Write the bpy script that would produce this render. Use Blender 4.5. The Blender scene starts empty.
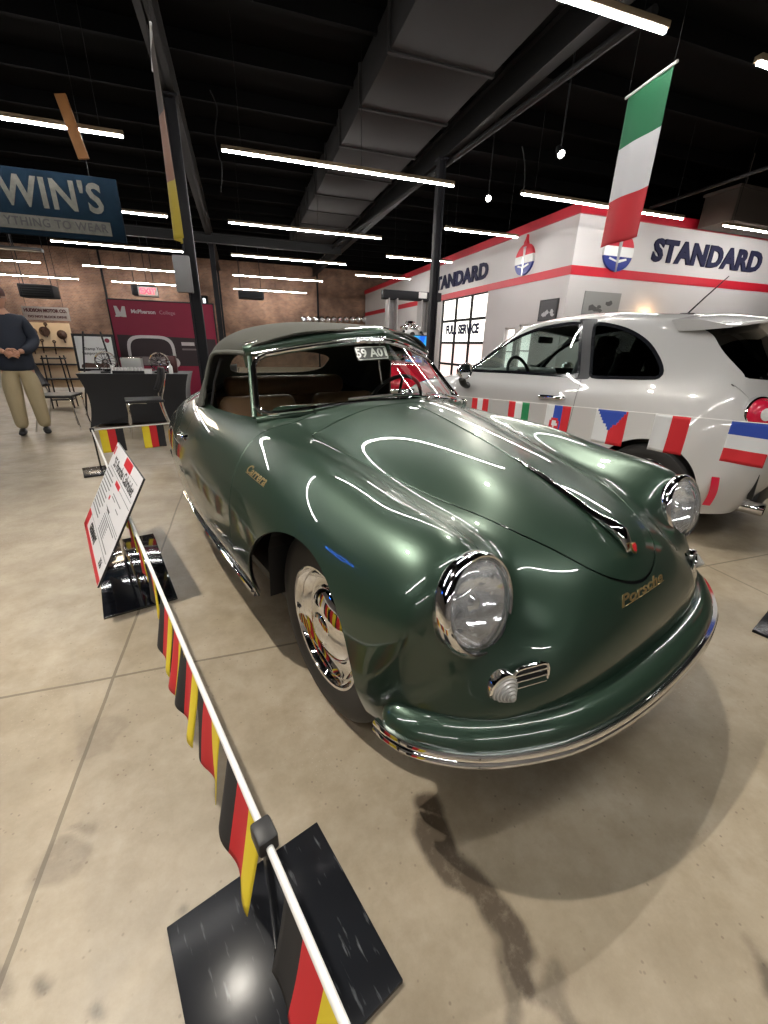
import bpy, bmesh, math, random
import numpy as np
from mathutils import Vector, Matrix, Euler
random.seed(7)
rng = np.random.default_rng(5)
PI = math.pi
SC = bpy.context.scene
COL = SC.collection

# ------------------------------------------------------------------ camera
FPX, PITCH, ROLL, YAW, CAMH = 411.0, 0.3843, 0.0252, 0.3246, 1.193
def _cam_axes():
    cp, sp, cy, sy = math.cos(PITCH), math.sin(PITCH), math.cos(YAW), math.sin(YAW)
    fwd = Vector((sy*cp, cy*cp, -sp)); right = Vector((cy, -sy, 0)); up = right.cross(fwd)
    cr, sr = math.cos(ROLL), math.sin(ROLL)
    return right*cr + up*sr, -right*sr + up*cr, fwd
_r, _u, _f = _cam_axes()
cam_d = bpy.data.cameras.new('camera'); cam = bpy.data.objects.new('camera', cam_d); COL.objects.link(cam)
cam.matrix_world = Matrix(((_r.x, _u.x, -_f.x, 0), (_r.y, _u.y, -_f.y, 0), (_r.z, _u.z, -_f.z, CAMH), (0, 0, 0, 1)))
cam_d.sensor_fit = 'VERTICAL'; cam_d.sensor_height = 36; cam_d.lens = FPX*36/1024; cam_d.clip_start = 0.02
SC.camera = cam

# ------------------------------------------------------------------ object helpers
def link(o, parent=None):
    COL.objects.link(o)
    if parent is not None: o.parent = parent
    return o
def tag(o, label=None, cat=None, group=None, kind=None):
    if label: o['label'] = label
    if cat: o['category'] = cat
    if group: o['group'] = group
    if kind: o['kind'] = kind
    return o
def empty(name, loc=(0, 0, 0), rz=0.0, label=None, cat=None, group=None):
    o = bpy.data.objects.new(name, None); o.empty_display_size = 0.1
    link(o); o.location = loc; o.rotation_euler = (0, 0, rz)
    return tag(o, label, cat, group)
def copy_tree(o, parent=None):
    c = o.copy(); COL.objects.link(c)
    if parent is not None: c.parent = parent
    for ch in o.children: copy_tree(ch, c)
    return c
def obj(name, bm, mats, parent=None, smooth=None, label=None):
    me = bpy.data.meshes.new(name)
    bmesh.ops.recalc_face_normals(bm, faces=bm.faces[:]) if smooth != 'keep' else None
    bm.to_mesh(me); bm.free()
    if not isinstance(mats, (list, tuple)): mats = [mats]
    for m in mats: me.materials.append(m)
    if smooth is None: smooth = 35
    if smooth == 'keep':
        for p in me.polygons: p.use_smooth = True
    elif smooth:
        for p in me.polygons: p.use_smooth = True
        try: me.set_sharp_from_angle(angle=math.radians(smooth))
        except Exception: pass
    o = bpy.data.objects.new(name, me); link(o, parent)
    if label: o['label'] = label
    return o
def struct(name, bm, mats, parent=None, smooth=None, label=None):
    o = obj(name, bm, mats, parent, smooth, label)
    if parent is None: o['kind'] = 'structure'
    return o
def add_box(bm, c, s, rot=None, bevel=0.0, mi=0, seg=2):
    t = bmesh.new(); bmesh.ops.create_cube(t, size=1.0)
    for v in t.verts: v.co = Vector((v.co.x*s[0], v.co.y*s[1], v.co.z*s[2]))
    if bevel > 0: bmesh.ops.bevel(t, geom=t.edges[:], offset=bevel, segments=seg, profile=0.5, affect='EDGES')
    M = Matrix.Translation(Vector(c))
    if rot is not None: M = M @ (rot.to_4x4() if isinstance(rot, Matrix) else Euler(rot).to_matrix().to_4x4())
    merge(bm, t, M, mi); return bm
def merge(bm, t, M=None, mi=0):
    vm = {}
    for v in t.verts: vm[v] = bm.verts.new(M @ v.co if M else v.co)
    for f in t.faces:
        try:
            nf = bm.faces.new([vm[v] for v in f.verts]); nf.material_index = mi if mi else f.material_index; nf.smooth = f.smooth
        except ValueError: pass
    t.free()
def frame_of(d):
    d = Vector(d).normalized(); a = Vector((0, 0, 1)) if abs(d.z) < .95 else Vector((1, 0, 0))
    x = a.cross(d).normalized(); y = d.cross(x); return x, y
def add_tube(bm, pts, r, n=8, caps=True, mi=0, closed=False, sc=(1, 1), up=None):
    pts = [Vector(p) for p in pts]; N = len(pts)
    rs = r if isinstance(r, (list, tuple)) else [r]*N
    rings = []; x = None
    for i, p in enumerate(pts):
        if closed: d = pts[(i+1) % N]-pts[i-1]
        else: d = pts[min(i+1, N-1)]-pts[max(i-1, 0)]
        d.normalize()
        if up is not None:
            x = Vector(up).cross(d).normalized(); y = d.cross(x)
        elif x is None: x, y = frame_of(d)
        else:
            x = (x-d*x.dot(d)).normalized(); y = d.cross(x)
        rings.append([bm.verts.new(p+(x*math.cos(2*PI*k/n)*sc[0]+y*math.sin(2*PI*k/n)*sc[1])*rs[i]) for k in range(n)])
    for i in range(N if closed else N-1):
        a, b = rings[i], rings[(i+1) % N]
        for k in range(n):
            f = bm.faces.new((a[k], a[(k+1) % n], b[(k+1) % n], b[k])); f.material_index = mi
    if caps and not closed:
        f = bm.faces.new(rings[0][::-1]); f.material_index = mi
        f = bm.faces.new(rings[-1]); f.material_index = mi
    return bm
def add_lathe(bm, prof, n=48, M=None, mi=0, close=False):
    """prof: list of (r, z) about local Z."""
    rings = []
    for r, z in prof:
        if r < 1e-6: rings.append([bm.verts.new(M @ Vector((0, 0, z)) if M else Vector((0, 0, z)))])
        else:
            rings.append([bm.verts.new((M @ Vector((r*math.cos(2*PI*k/n), r*math.sin(2*PI*k/n), z))) if M else Vector((r*math.cos(2*PI*k/n), r*math.sin(2*PI*k/n), z))) for k in range(n)])
    R = rings+[rings[0]] if close else rings
    for a, b in zip(R[:-1], R[1:]):
        for k in range(n):
            k2 = (k+1) % n
            if len(a) == 1 and len(b) == 1: continue
            if len(a) == 1: q = (a[0], b[k2], b[k])
            elif len(b) == 1: q = (a[k], a[k2], b[0])
            else: q = (a[k], a[k2], b[k2], b[k])
            try: f = bm.faces.new(q); f.material_index = mi
            except ValueError: pass
    return bm
def axis_matrix(origin, z, xhint=None):
    z = Vector(z).normalized()
    if xhint is None: x, y = frame_of(z)
    else:
        x = Vector(xhint); x = (x-z*x.dot(z)).normalized(); y = z.cross(x)
    return Matrix(((x.x, y.x, z.x, origin[0]), (x.y, y.y, z.y, origin[1]), (x.z, y.z, z.z, origin[2]), (0, 0, 0, 1)))
def add_prism(bm, poly, h, M=None, mi=0):
    """poly in local XY extruded along +Z by h."""
    a = [bm.verts.new((M @ Vector((p[0], p[1], 0))) if M else Vector((p[0], p[1], 0))) for p in poly]
    b = [bm.verts.new((M @ Vector((p[0], p[1], h))) if M else Vector((p[0], p[1], h))) for p in poly]
    n = len(poly)
    f = bm.faces.new(a[::-1]); f.material_index = mi
    f = bm.faces.new(b); f.material_index = mi
    for i in range(n):
        f = bm.faces.new((a[i], a[(i+1) % n], b[(i+1) % n], b[i])); f.material_index = mi
    return bm
def rrect(w, h, r, n=6):
    out = []
    for cx, cy, a0 in ((w/2-r, h/2-r, 0), (-w/2+r, h/2-r, PI/2), (-w/2+r, -h/2+r, PI), (w/2-r, -h/2+r, 1.5*PI)):
        for k in range(n+1):
            a = a0+PI/2*k/n; out.append((cx+r*math.cos(a), cy+r*math.sin(a)))
    return out
def text_bm(s, size, depth=0.004, shear=0.0, align='CENTER', bold=0.0, spacing=1.0, res=3):
    cu = bpy.data.curves.new('lettering', 'FONT'); cu.body = s; cu.size = size; cu.extrude = depth; cu.shear = shear
    cu.align_x = align; cu.align_y = 'CENTER'; cu.offset = bold; cu.space_character = spacing; cu.resolution_u = res
    o = bpy.data.objects.new('lettering', cu); COL.objects.link(o)
    dg = bpy.context.evaluated_depsgraph_get(); me = bpy.data.meshes.new_from_object(o.evaluated_get(dg))
    t = bmesh.new(); t.from_mesh(me)
    bpy.data.objects.remove(o); bpy.data.curves.remove(cu); bpy.data.meshes.remove(me)
    return t
def add_text(bm, s, M, size, depth=0.004, mi=0, **k):
    merge(bm, text_bm(s, size, depth, **k), M, mi); return bm
def curve3(pts, n, closed=False):
    """Catmull-Rom through pts."""
    P = [Vector(p) for p in pts]; out = []; N = len(P)
    segs = N if closed else N-1
    for i in range(segs):
        if closed: a, b, c, d = P[i-1], P[i], P[(i+1) % N], P[(i+2) % N]
        else: a, b, c, d = P[max(i-1, 0)], P[i], P[i+1], P[min(i+2, N-1)]
        for k in range(n):
            t = k/n
            out.append(0.5*((2*b)+(c-a)*t+(2*a-5*b+4*c-d)*t*t+(3*b-a-3*c+d)*t**3))
    if not closed: out.append(P[-1])
    return out

# ------------------------------------------------------------------ materials
def mat(name, base, rough=0.5, metal=0.0, coat=0.0, coat_rough=0.03, trans=0.0, ior=1.45, emis=None, estr=0.0, sheen=0.0, bump=None, spec=None, var=None, alpha=None):
    m = bpy.data.materials.new(name); m.use_nodes = True; nt = m.node_tree; b = nt.nodes['Principled BSDF']
    b.inputs['Base Color'].default_value = (*base, 1); b.inputs['Roughness'].default_value = rough; b.inputs['Metallic'].default_value = metal
    b.inputs['Coat Weight'].default_value = coat; b.inputs['Coat Roughness'].default_value = coat_rough
    b.inputs['Transmission Weight'].default_value = trans; b.inputs['IOR'].default_value = ior
    if sheen: b.inputs['Sheen Weight'].default_value = sheen
    if spec is not None: b.inputs['Specular IOR Level'].default_value = spec
    if emis: b.inputs['Emission Color'].default_value = (*emis, 1); b.inputs['Emission Strength'].default_value = estr
    if alpha is not None: b.inputs['Alpha'].default_value = alpha
    if var:   # (scale, amount): slow colour variation of the surface itself
        tc = nt.nodes.new('ShaderNodeTexCoord'); n = nt.nodes.new('ShaderNodeTexNoise'); n.inputs['Scale'].default_value = var[0]; n.inputs['Detail'].default_value = 6
        mx = nt.nodes.new('ShaderNodeMix'); mx.data_type = 'RGBA'; a = var[1]
        mx.inputs[6].default_value = (*[c*(1-a) for c in base], 1); mx.inputs[7].default_value = (*[min(1, c*(1+a)) for c in base], 1)
        nt.links.new(tc.outputs['Object'], n.inputs['Vector']); nt.links.new(n.outputs['Fac'], mx.inputs[0]); nt.links.new(mx.outputs[2], b.inputs['Base Color'])
    if bump:  # (scale, strength, distance)
        tc = nt.nodes.new('ShaderNodeTexCoord'); n = nt.nodes.new('ShaderNodeTexNoise'); n.inputs['Scale'].default_value = bump[0]; n.inputs['Detail'].default_value = 4
        bp = nt.nodes.new('ShaderNodeBump'); bp.inputs['Strength'].default_value = bump[1]; bp.inputs['Distance'].default_value = bump[2]
        nt.links.new(tc.outputs['Object'], n.inputs['Vector']); nt.links.new(n.outputs['Fac'], bp.inputs['Height']); nt.links.new(bp.outputs['Normal'], b.inputs['Normal'])
    return m
def glass_mat(name, tint=(1, 1, 1), refl=0.12, rough=0.0, milky=0.0):
    """thin pane: clear with a Fresnel sheen."""
    m = bpy.data.materials.new(name); m.use_nodes = True; nt = m.node_tree; nt.nodes.clear()
    out = nt.nodes.new('ShaderNodeOutputMaterial'); mix = nt.nodes.new('ShaderNodeMixShader')
    tr = nt.nodes.new('ShaderNodeBsdfTransparent'); tr.inputs[0].default_value = (*tint, 1)
    gl = nt.nodes.new('ShaderNodeBsdfGlossy'); gl.inputs['Roughness'].default_value = rough
    lw = nt.nodes.new('ShaderNodeLayerWeight'); lw.inputs[0].default_value = 0.5
    pw = nt.nodes.new('ShaderNodeMath'); pw.operation = 'POWER'; pw.inputs[1].default_value = 4.0
    ad = nt.nodes.new('ShaderNodeMath'); ad.operation = 'MULTIPLY_ADD'; ad.inputs[1].default_value = 1.0-refl; ad.inputs[2].default_value = refl
    nt.links.new(lw.outputs['Facing'], pw.inputs[0]); nt.links.new(pw.outputs[0], ad.inputs[0]); nt.links.new(ad.outputs[0], mix.inputs[0])
    if milky:
        df = nt.nodes.new('ShaderNodeBsdfDiffuse'); df.inputs[0].default_value = (.85, .87, .88, 1); mm = nt.nodes.new('ShaderNodeMixShader')
        wv = nt.nodes.new('ShaderNodeTexNoise'); wv.inputs['Scale'].default_value = 26; mu = nt.nodes.new('ShaderNodeMath'); mu.operation = 'MULTIPLY'; mu.inputs[1].default_value = milky*2
        tc = nt.nodes.new('ShaderNodeTexCoord'); nt.links.new(tc.outputs['Object'], wv.inputs['Vector']); nt.links.new(wv.outputs['Fac'], mu.inputs[0]); nt.links.new(mu.outputs[0], mm.inputs[0])
        nt.links.new(tr.outputs[0], mm.inputs[1]); nt.links.new(df.outputs[0], mm.inputs[2]); tr = mm
    nt.links.new(tr.outputs[0], mix.inputs[1]); nt.links.new(gl.outputs[0], mix.inputs[2]); nt.links.new(mix.outputs[0], out.inputs[0])
    return m
M = {}
M['green'] = mat('green_metallic_paint', (0.027, 0.054, 0.036), 0.33, 0.46, coat=1.0, coat_rough=0.015)
M['chrome'] = mat('chrome', (0.82, 0.82, 0.83), 0.06, 1.0)
M['gold'] = mat('gold_script', (0.95, 0.72, 0.36), 0.30, 1.0)
M['black'] = mat('black_paint', (0.012, 0.012, 0.013), 0.45)
M['gloss_black'] = mat('gloss_black', (0.012, 0.013, 0.016), 0.12, coat=0.5)
M['rubber'] = mat('tyre_rubber', (0.022, 0.021, 0.02), 0.62, bump=(60, .1, .002))
M['fabric_top'] = mat('soft_top_canvas', (0.042, 0.042, 0.034), 0.9, sheen=0.0, bump=(420, .35, .001), var=(3, .08))
M['tan'] = mat('tan_leather', (0.27, 0.16, 0.08), 0.5, bump=(90, .15, .002))
M['glass'] = glass_mat('clear_glass', (0.80, 0.83, 0.81), 0.10)
M['lens'] = glass_mat('lamp_lens', (0.93, 0.95, 0.97), 0.14, 0.02, .22)
M['reflector'] = mat('lamp_reflector', (0.9, 0.9, 0.92), 0.12, 1.0, bump=(14, .25, .01))
M['clear_plastic'] = mat('clear_ribbed_plastic', (0.86, 0.85, 0.80), 0.18, trans=0.55, ior=1.45)
M['white'] = mat('white_print', (0.80, 0.80, 0.78), 0.5)
M['ink'] = mat('black_ink', (0.02, 0.02, 0.02), 0.6)
M['red'] = mat('red_print', (0.55, 0.02, 0.03), 0.5)
# ------------------------------------------------------------------ lofted car bodies
def _nat(tk, P, t):
    """natural cubic spline of rows P (n,k) at knots tk, evaluated at t."""
    n = len(tk); h = np.diff(tk); A = np.zeros((n, n)); B = np.zeros_like(P)
    A[0, 0] = A[-1, -1] = 1
    for i in range(1, n-1):
        A[i, i-1] = h[i-1]; A[i, i] = 2*(h[i-1]+h[i]); A[i, i+1] = h[i]
        B[i] = 6*((P[i+1]-P[i])/h[i]-(P[i]-P[i-1])/h[i-1])
    m = np.linalg.solve(A, B)
    k = np.clip(np.searchsorted(tk, t, side='right')-1, 0, n-2)
    hk = h[k][:, None]; a = (tk[k+1]-t)[:, None]; b = (t-tk[k])[:, None]
    return m[k]*a**3/(6*hk)+m[k+1]*b**3/(6*hk)+(P[k]/hk-m[k]*hk/6)*a+(P[k+1]/hk-m[k+1]*hk/6)*b
def loft(net, nu, nv, mirror=True):
    """net[i][j] = (x, y, z), j from the centre line outwards; returns grid of points and normals, full width."""
    N = np.array(net, float)
    if mirror:
        L = N[:, :0:-1].copy(); L[:, :, 1] *= -1
        N = np.concatenate([L, N], 1)      # from -y side ... centre ... +y side
    I, J = N.shape[:2]
    di = np.sqrt(np.linalg.norm(np.diff(N, axis=0), axis=2)).mean(1); tu = np.concatenate([[0], np.cumsum(di)]); 
    dj = np.sqrt(np.linalg.norm(np.diff(N, axis=1), axis=2)).mean(0); tv = np.concatenate([[0], np.cumsum(dj)])
    u = np.linspace(0, tu[-1], nu); v = np.linspace(0, tv[-1], nv)
    G = _nat(tu, N.reshape(I, -1), u).reshape(nu, J, 3)
    G = _nat(tv, G.transpose(1, 0, 2).reshape(J, -1), v).reshape(nv, nu, 3).transpose(1, 0, 2)
    du = np.gradient(G, axis=0); dv = np.gradient(G, axis=1)
    n = np.cross(du, dv); n /= np.linalg.norm(n, axis=2, keepdims=True)+1e-12
    return G, n
class Surf:
    """a mesh with its own smooth normals that can be cut along the zero line of any function."""
    def __init__(s, G, Nn, flip=False):
        s.bm = bmesh.new(); nu, nv = G.shape[:2]
        if flip: Nn = -Nn
        s.vl = s.bm.verts.layers.float_vector.new('nrm')
        vs = []
        for i in range(nu):
            row = []
            for j in range(nv):
                v = s.bm.verts.new(G[i, j]); v[s.vl] = Vector(Nn[i, j]); row.append(v)
            vs.append(row)
        for i in range(nu-1):
            for j in range(nv-1):
                q = (vs[i][j], vs[i+1][j], vs[i+1][j+1], vs[i][j+1])
                s.bm.faces.new(q if not flip else q[::-1])
    def cut(s, g, level=0.0):
        bm = s.bm; vl = s.vl
        val = {v: g(v.co)-level for v in bm.verts}
        eps = 1e-6; new = []
        for e in bm.edges[:]:
            a, b = e.verts; fa, fb = val[a], val[b]
            if fa*fb < 0 and abs(fa) > eps and abs(fb) > eps and abs(fa) < 5 and abs(fb) < 5:
                t = fa/(fa-fb); na, nb = a[vl].copy(), b[vl].copy()
                ne, nvt = bmesh.utils.edge_split(e, a, t)
                nvt[vl] = (na*(1-t)+nb*t).normalized(); val[nvt] = 0.0; new.append(nvt)
        ns = set(new)
        for v in list(val):
            if abs(val[v]) <= eps: ns.add(v)
        for f in bm.faces[:]:
            vv = [v for v in f.verts if v in ns]
            if len(vv) == 2 and len(f.verts) > 3:
                a, b = vv
                if not any(a in e.verts and b in e.verts for e in f.edges):
                    try: bmesh.utils.face_split(f, a, b)
                    except Exception: pass
        return s
    def take(s, test):
        """remove faces whose centre passes test, return them as a new Surf."""
        o = Surf.__new__(Surf); o.bm = bmesh.new(); o.vl = o.bm.verts.layers.float_vector.new('nrm'); vm = {}; kill = []
        for f in s.bm.faces:
            if test(f.calc_center_median()):
                kill.append(f); q = []
                for v in f.verts:
                    if v not in vm:
                        w = o.bm.verts.new(v.co); w[o.vl] = v[s.vl]; vm[v] = w
                    q.append(vm[v])
                o.bm.faces.new(q)
        bmesh.ops.delete(s.bm, geom=kill, context='FACES')
        return o
    def copy(s):
        o = Surf.__new__(Surf); o.bm = s.bm.copy(); o.vl = o.bm.verts.layers.float_vector['nrm']; return o
    def offset(s, d):
        for v in s.bm.verts: v.co += v[s.vl]*d
        return s
    def build(s, name, m, parent=None, thick=0.0, label=None, mats=None):
        bm = s.bm; vl = s.vl
        if thick:
            # inner skin and rim, so that the panel has a real thickness
            top = bm.faces[:]; bnd = [e for e in bm.edges if e.is_boundary]; vm = {}
            for v in bm.verts[:]:
                w = bm.verts.new(v.co-v[vl]*thick); w[vl] = -v[vl]; vm[v] = w
            for f in top: bm.faces.new([vm[v] for v in reversed(f.verts)])
            for e in bnd:
                l = e.link_loops[0]; a, b = l.vert, l.link_loop_next.vert
                try: bm.faces.new((b, a, vm[a], vm[b])).material_index = 0
                except ValueError: pass
        bm.verts.index_update(); nr = [tuple(v[vl]) for v in bm.verts]
        me = bpy.data.meshes.new(name); bm.to_mesh(me); bm.free()
        for mm in (mats or [m]): me.materials.append(mm)
        for p in me.polygons: p.use_smooth = True
        me.normals_split_custom_set_from_vertices(nr)
        if 'nrm' in me.attributes: me.attributes.remove(me.attributes['nrm'])
        o = bpy.data.objects.new(name, me); link(o, parent)
        if label: o['label'] = label
        return o
def band(S, g, gap):
    """cut S along g = 0 leaving an open joint of half width gap; returns the inside panel."""
    S.cut(g, -gap); S.cut(g, gap)
    p = S.take(lambda c: g(c) < -gap)
    S.take(lambda c: abs(g(c)) <= gap).bm.free()
    return p
def interp(tab, x):
    if x <= tab[0][0]: return tab[0][1]
    for (a, b), (c, d) in zip(tab[:-1], tab[1:]):
        if x <= c:
            t = (x-a)/(c-a); return b+(d-b)*t
    return tab[-1][1]
def smooth_closed(poly, n=8): return [(p.x, p.y) for p in curve3([(a, b, 0) for a, b in poly], n, True)]
def sdf_poly(poly):
    """signed distance to a closed polygon in 2-D, negative inside."""
    P = np.array(poly, float); Q = np.roll(P, -1, 0); E = Q-P; EE = (E*E).sum(1)
    def g(x, y):
        w = np.array((x, y))-P; t = np.clip((w*E).sum(1)/EE, 0, 1); d = w-E*t[:, None]; dist = math.sqrt((d*d).sum(1).min())
        c = ((P[:, 1] <= y) != (Q[:, 1] <= y)); ins = False
        if c.any():
            xs = P[c, 0]+(y-P[c, 1])*E[c, 0]/E[c, 1]; ins = (xs > x).sum() % 2 == 1
        return -dist if ins else dist
    return g
# ------------------------------------------------------------------ green vintage convertible
PX, PY, PYAW = 0.832, 1.346, -1.2577
car = empty('vintage_convertible', (PX, PY, 0), PYAW, 'metallic green vintage convertible with closed grey-green canvas top and chrome headlights', 'car')
def S_(x, *yz): return [(x, y, z) for y, z in yz]
pnet = [
 [(-2.98,0,.34),(-2.97,.2,.34),(-2.95,.34,.34),(-2.93,.42,.34),(-2.90,.48,.34),(-2.86,.53,.34),(-2.80,.57,.33),(-2.72,.605,.32),(-2.62,.63,.30),(-2.50,.64,.28)],
 [(-3.06,0,.53),(-3.05,.2,.53),(-3.02,.34,.53),(-3.0,.42,.53),(-2.96,.48,.53),(-2.92,.53,.53),(-2.84,.58,.52),(-2.74,.63,.49),(-2.62,.655,.40),(-2.45,.65,.27)],
 [(-2.93,0,.71),(-2.92,.2,.70),(-2.89,.34,.685),(-2.87,.42,.678),(-2.84,.49,.67),(-2.80,.55,.645),(-2.73,.61,.59),(-2.63,.66,.51),(-2.52,.67,.39),(-2.35,.66,.26)],
 S_(-2.5,(0,.87),(.2,.86),(.34,.835),(.43,.81),(.50,.785),(.56,.745),(.625,.66),(.67,.53),(.675,.40),(.65,.26)),
 S_(-2.1,(0,.955),(.2,.945),(.36,.92),(.45,.89),(.53,.86),(.60,.815),(.675,.71),(.728,.56),(.735,.41),(.705,.29)),
 S_(-1.7,(0,.98),(.2,.975),(.38,.95),(.49,.915),(.58,.875),(.65,.825),(.72,.715),(.778,.56),(.785,.42),(.762,.31)),
 S_(-1.2,(0,.985),(.2,.98),(.38,.955),(.50,.92),(.60,.875),(.685,.825),(.765,.715),(.812,.56),(.817,.42),(.792,.31)),
 S_(-.78,(0,.985),(.2,.98),(.38,.955),(.49,.92),(.585,.887),(.685,.84),(.775,.72),(.821,.56),(.824,.42),(.800,.31)),
 S_(-.45,(0,.965),(.2,.955),(.37,.91),(.47,.878),(.56,.875),(.665,.85),(.775,.735),(.824,.565),(.825,.42),(.800,.31)),
 S_(-.1,(0,.90),(.2,.885),(.36,.838),(.45,.815),(.53,.838),(.635,.845),(.76,.745),(.824,.57),(.824,.42),(.798,.31)),
 S_(.2,(0,.825),(.2,.81),(.34,.765),(.42,.752),(.50,.79),(.595,.808),(.725,.73),(.803,.57),(.812,.42),(.785,.315)),
 [(.43,0,.745),(.425,.2,.73),(.425,.33,.70),(.44,.40,.695),(.452,.48,.730),(.470,.562,.765),(.452,.700,.70),(.412,.765,.56),(.39,.785,.42),(.377,.762,.32)],
 [(.588,0,.660),(.582,.18,.648),(.563,.31,.625),(.532,.39,.61),(.512,.47,.638),(.520,.562,.655),(.503,.684,.622),(.468,.735,.52),(.450,.740,.41),(.440,.725,.30)],
 [(.672,0,.55),(.667,.17,.547),(.650,.30,.545),(.626,.39,.54),(.594,.47,.54),(.573,.56,.535),(.543,.636,.505),(.506,.690,.45),(.487,.718,.39),(.470,.715,.31)],
 [(.716,0,.42),(.712,.17,.42),(.702,.30,.42),(.688,.39,.418),(.668,.47,.415),(.640,.555,.41),(.602,.618,.40),(.556,.668,.385),(.518,.700,.345),(.485,.708,.305)],
 [(.700,0,.29),(.697,.17,.29),(.688,.30,.29),(.672,.39,.29),(.650,.47,.29),(.620,.55,.29),(.584,.61,.29),(.545,.652,.29),(.512,.685,.29),(.487,.700,.29)],
]
G, Nn = loft(pnet, 230, 210)
# outward = away from the body's spine
ctr = G.mean((0, 1)); flip = ((G-ctr)*Nn).sum() < 0
body = Surf(G, Nn, flip)
def g_arch(cx, cz, r):
    return lambda c: (math.hypot(c.x-cx, c.z-cz)-r) if abs(c.y) > .42 and c.z < .75 and abs(c.x-cx) < .6 else 9.0
g_fa = g_arch(0.035, .345, .338)
# cockpit opening in plan
_ck = [(-.50,0),(-.53,.25),(-.60,.47),(-.70,.575),(-.95,.605),(-1.3,.615),(-1.5,.60),(-1.68,.54),(-1.78,.40),(-1.82,0)]
ckp = sdf_poly(_ck+[(x, -y) for x, y in _ck[-2:0:-1]])
g_ck = lambda c: ckp(c.x, c.y) if c.z > .78 and -2.1 < c.x < -.3 else 9.0
for g in (g_fa, g_ck):
    body.cut(g); body.take(lambda c: g(c) < 0).bm.free()
HLC = {sy: (Vector((.522, .566*sy+.010, .652)), Vector((.94, -.08*sy, .27)).normalized()) for sy in (-1, 1)}
def g_hl(c):
    if c.x < .36 or abs(c.y) < .3: return 9.0
    h, n = HLC[1 if c.y > 0 else -1]; d = c-h; return (d-n*d.dot(n)).length-.102
body.cut(g_hl); body.take(lambda c: g_hl(c) < 0).bm.free()
gap_shade = body.copy().offset(-.014)  # added black shell: makes the panel joints dark and blocks light leaks
# luggage lid, doors
_hd = [(.648,0),(.630,.10),(.580,.18),(.48,.245),(.36,.305),(.15,.375),(-.1,.445),(-.28,.495),(-.39,.505),(-.43,.45),(-.43,.25),(-.42,0)]
hp = sdf_poly(smooth_closed(_hd+[(x, -y) for x, y in _hd[-2:0:-1]], 5))
g_hd = lambda c: hp(c.x, c.y) if c.z > .55 and c.x > -.6 else 9.0
_dr = smooth_closed([(-.60,1.1),(-.57,.90),(-.52,.75),(-.485,.6),(-.475,.48),(-.50,.38),(-.57,.345),(-1.0,.34),(-1.35,.345),(-1.43,.38),(-1.47,.5),(-1.49,.7),(-1.49,.90),(-1.49,1.1),(-1.1,1.2)], 4)
dp = sdf_poly(_dr)
def g_door(sgn): return lambda c: dp(c.x, c.z) if c.y*sgn > .40 and -1.9 < c.x < -.3 else 9.0
hood = band(body, g_hd, .0028)
doorR = band(body, g_door(-1), .0026); doorL = band(body, g_door(1), .0026)
body_o = body.build('body_shell', M['green'], car, thick=.006)
hood_o = hood.build('hood', M['green'], car, thick=.006)
door_o = doorR.build('door', M['green'], car, thick=.006); doorL.build('door', M['green'], car, thick=.006)
gap_shade.build('gap_shade_shell', M['black'], car)

from mathutils.bvhtree import BVHTree
_bv = bmesh.new()
for o in (body_o, hood_o, door_o): _bv.from_mesh(o.data)
BV = BVHTree.FromBMesh(_bv); _bv.free()
def onbody(o, d):
    h = BV.ray_cast(Vector(o), Vector(d).normalized()); return h[0], h[1]

# floor pan, wheel wells, bulkheads
bm = bmesh.new(); add_box(bm, (-1.15,0,.20), (2.9,1.30,.04)); add_box(bm, (.1,0,.36), (.9,.84,.34), bevel=.05); add_box(bm, (-.52,0,.52), (.04,1.24,.50)); add_box(bm, (-2.3,0,.42), (1.0,.95,.44), bevel=.06)
for sx, yo in ((0.02, .74), (-2.1, .60)):
    for sy in (-1, 1):
        for k in range(16):
            a0, a1 = PI*k/16-.2, PI*(k+1.02)/16-.2+(.4 if k == 15 else 0)
            q = [bm.verts.new((sx+.37*math.cos(a), y*sy, .34+.37*math.sin(a))) for a, y in ((a0,yo),(a1,yo),(a1,.42),(a0,.42))]
            bm.faces.new(q)
obj('underbody', bm, M['black'], car)

# wheels
def make_wheel(y, sgn):
    Mw = axis_matrix((0, y, 0), (0, sgn, 0), (1, 0, 0))
    t = bmesh.new()
    prof = [(.205,-.062),(.228,-.070),(.262,-.074),(.295,-.071),(.316,-.058),(.3235,-.045)]
    for z in (-.03,-.01,.01,.03):
        prof += [(.3245, z-.007), (.3245, z+.005), (.3195, z+.006), (.3195, z+.011)]
    prof += [(.3235,.045),(.316,.058),(.295,.071),(.262,.074),(.228,.070),(.205,.062)]
    add_lathe(t, prof, 72, Mw)
    tyre = obj('tyre', t, M['rubber'], None)
    r = bmesh.new()
    add_lathe(r, [(.206,-.06),(.214,.060),(.211,.068),(.203,.066),(.198,.052),(.190,.045),(.182,.047),(.176,.040),(.165,.030),(.150,.024),(.135,.026),(.120,.03)], 72, Mw)
    rim = obj('rim', r, M['chrome'], None)
    h = bmesh.new()
    add_lathe(h, [(.128,.028),(.131,.036),(.126,.044),(.112,.052),(.090,.062),(.070,.069),(.055,.072),(.050,.078),(.036,.083),(.018,.086),(0,.087)], 64, Mw)
    cap = obj('hubcap', h, M['chrome'], None)
    return tyre, rim, cap
def put_wheel(x, y, sgn, rot=0):
    w = empty('wheel', (x, 0, .322)); w.parent = car
    for o in make_wheel(y, sgn): o.parent = w
put_wheel(.01, -.63, -1); put_wheel(.01, .63, 1); put_wheel(-2.1, -.56, -1); put_wheel(-2.1, .56, 1)

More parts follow.
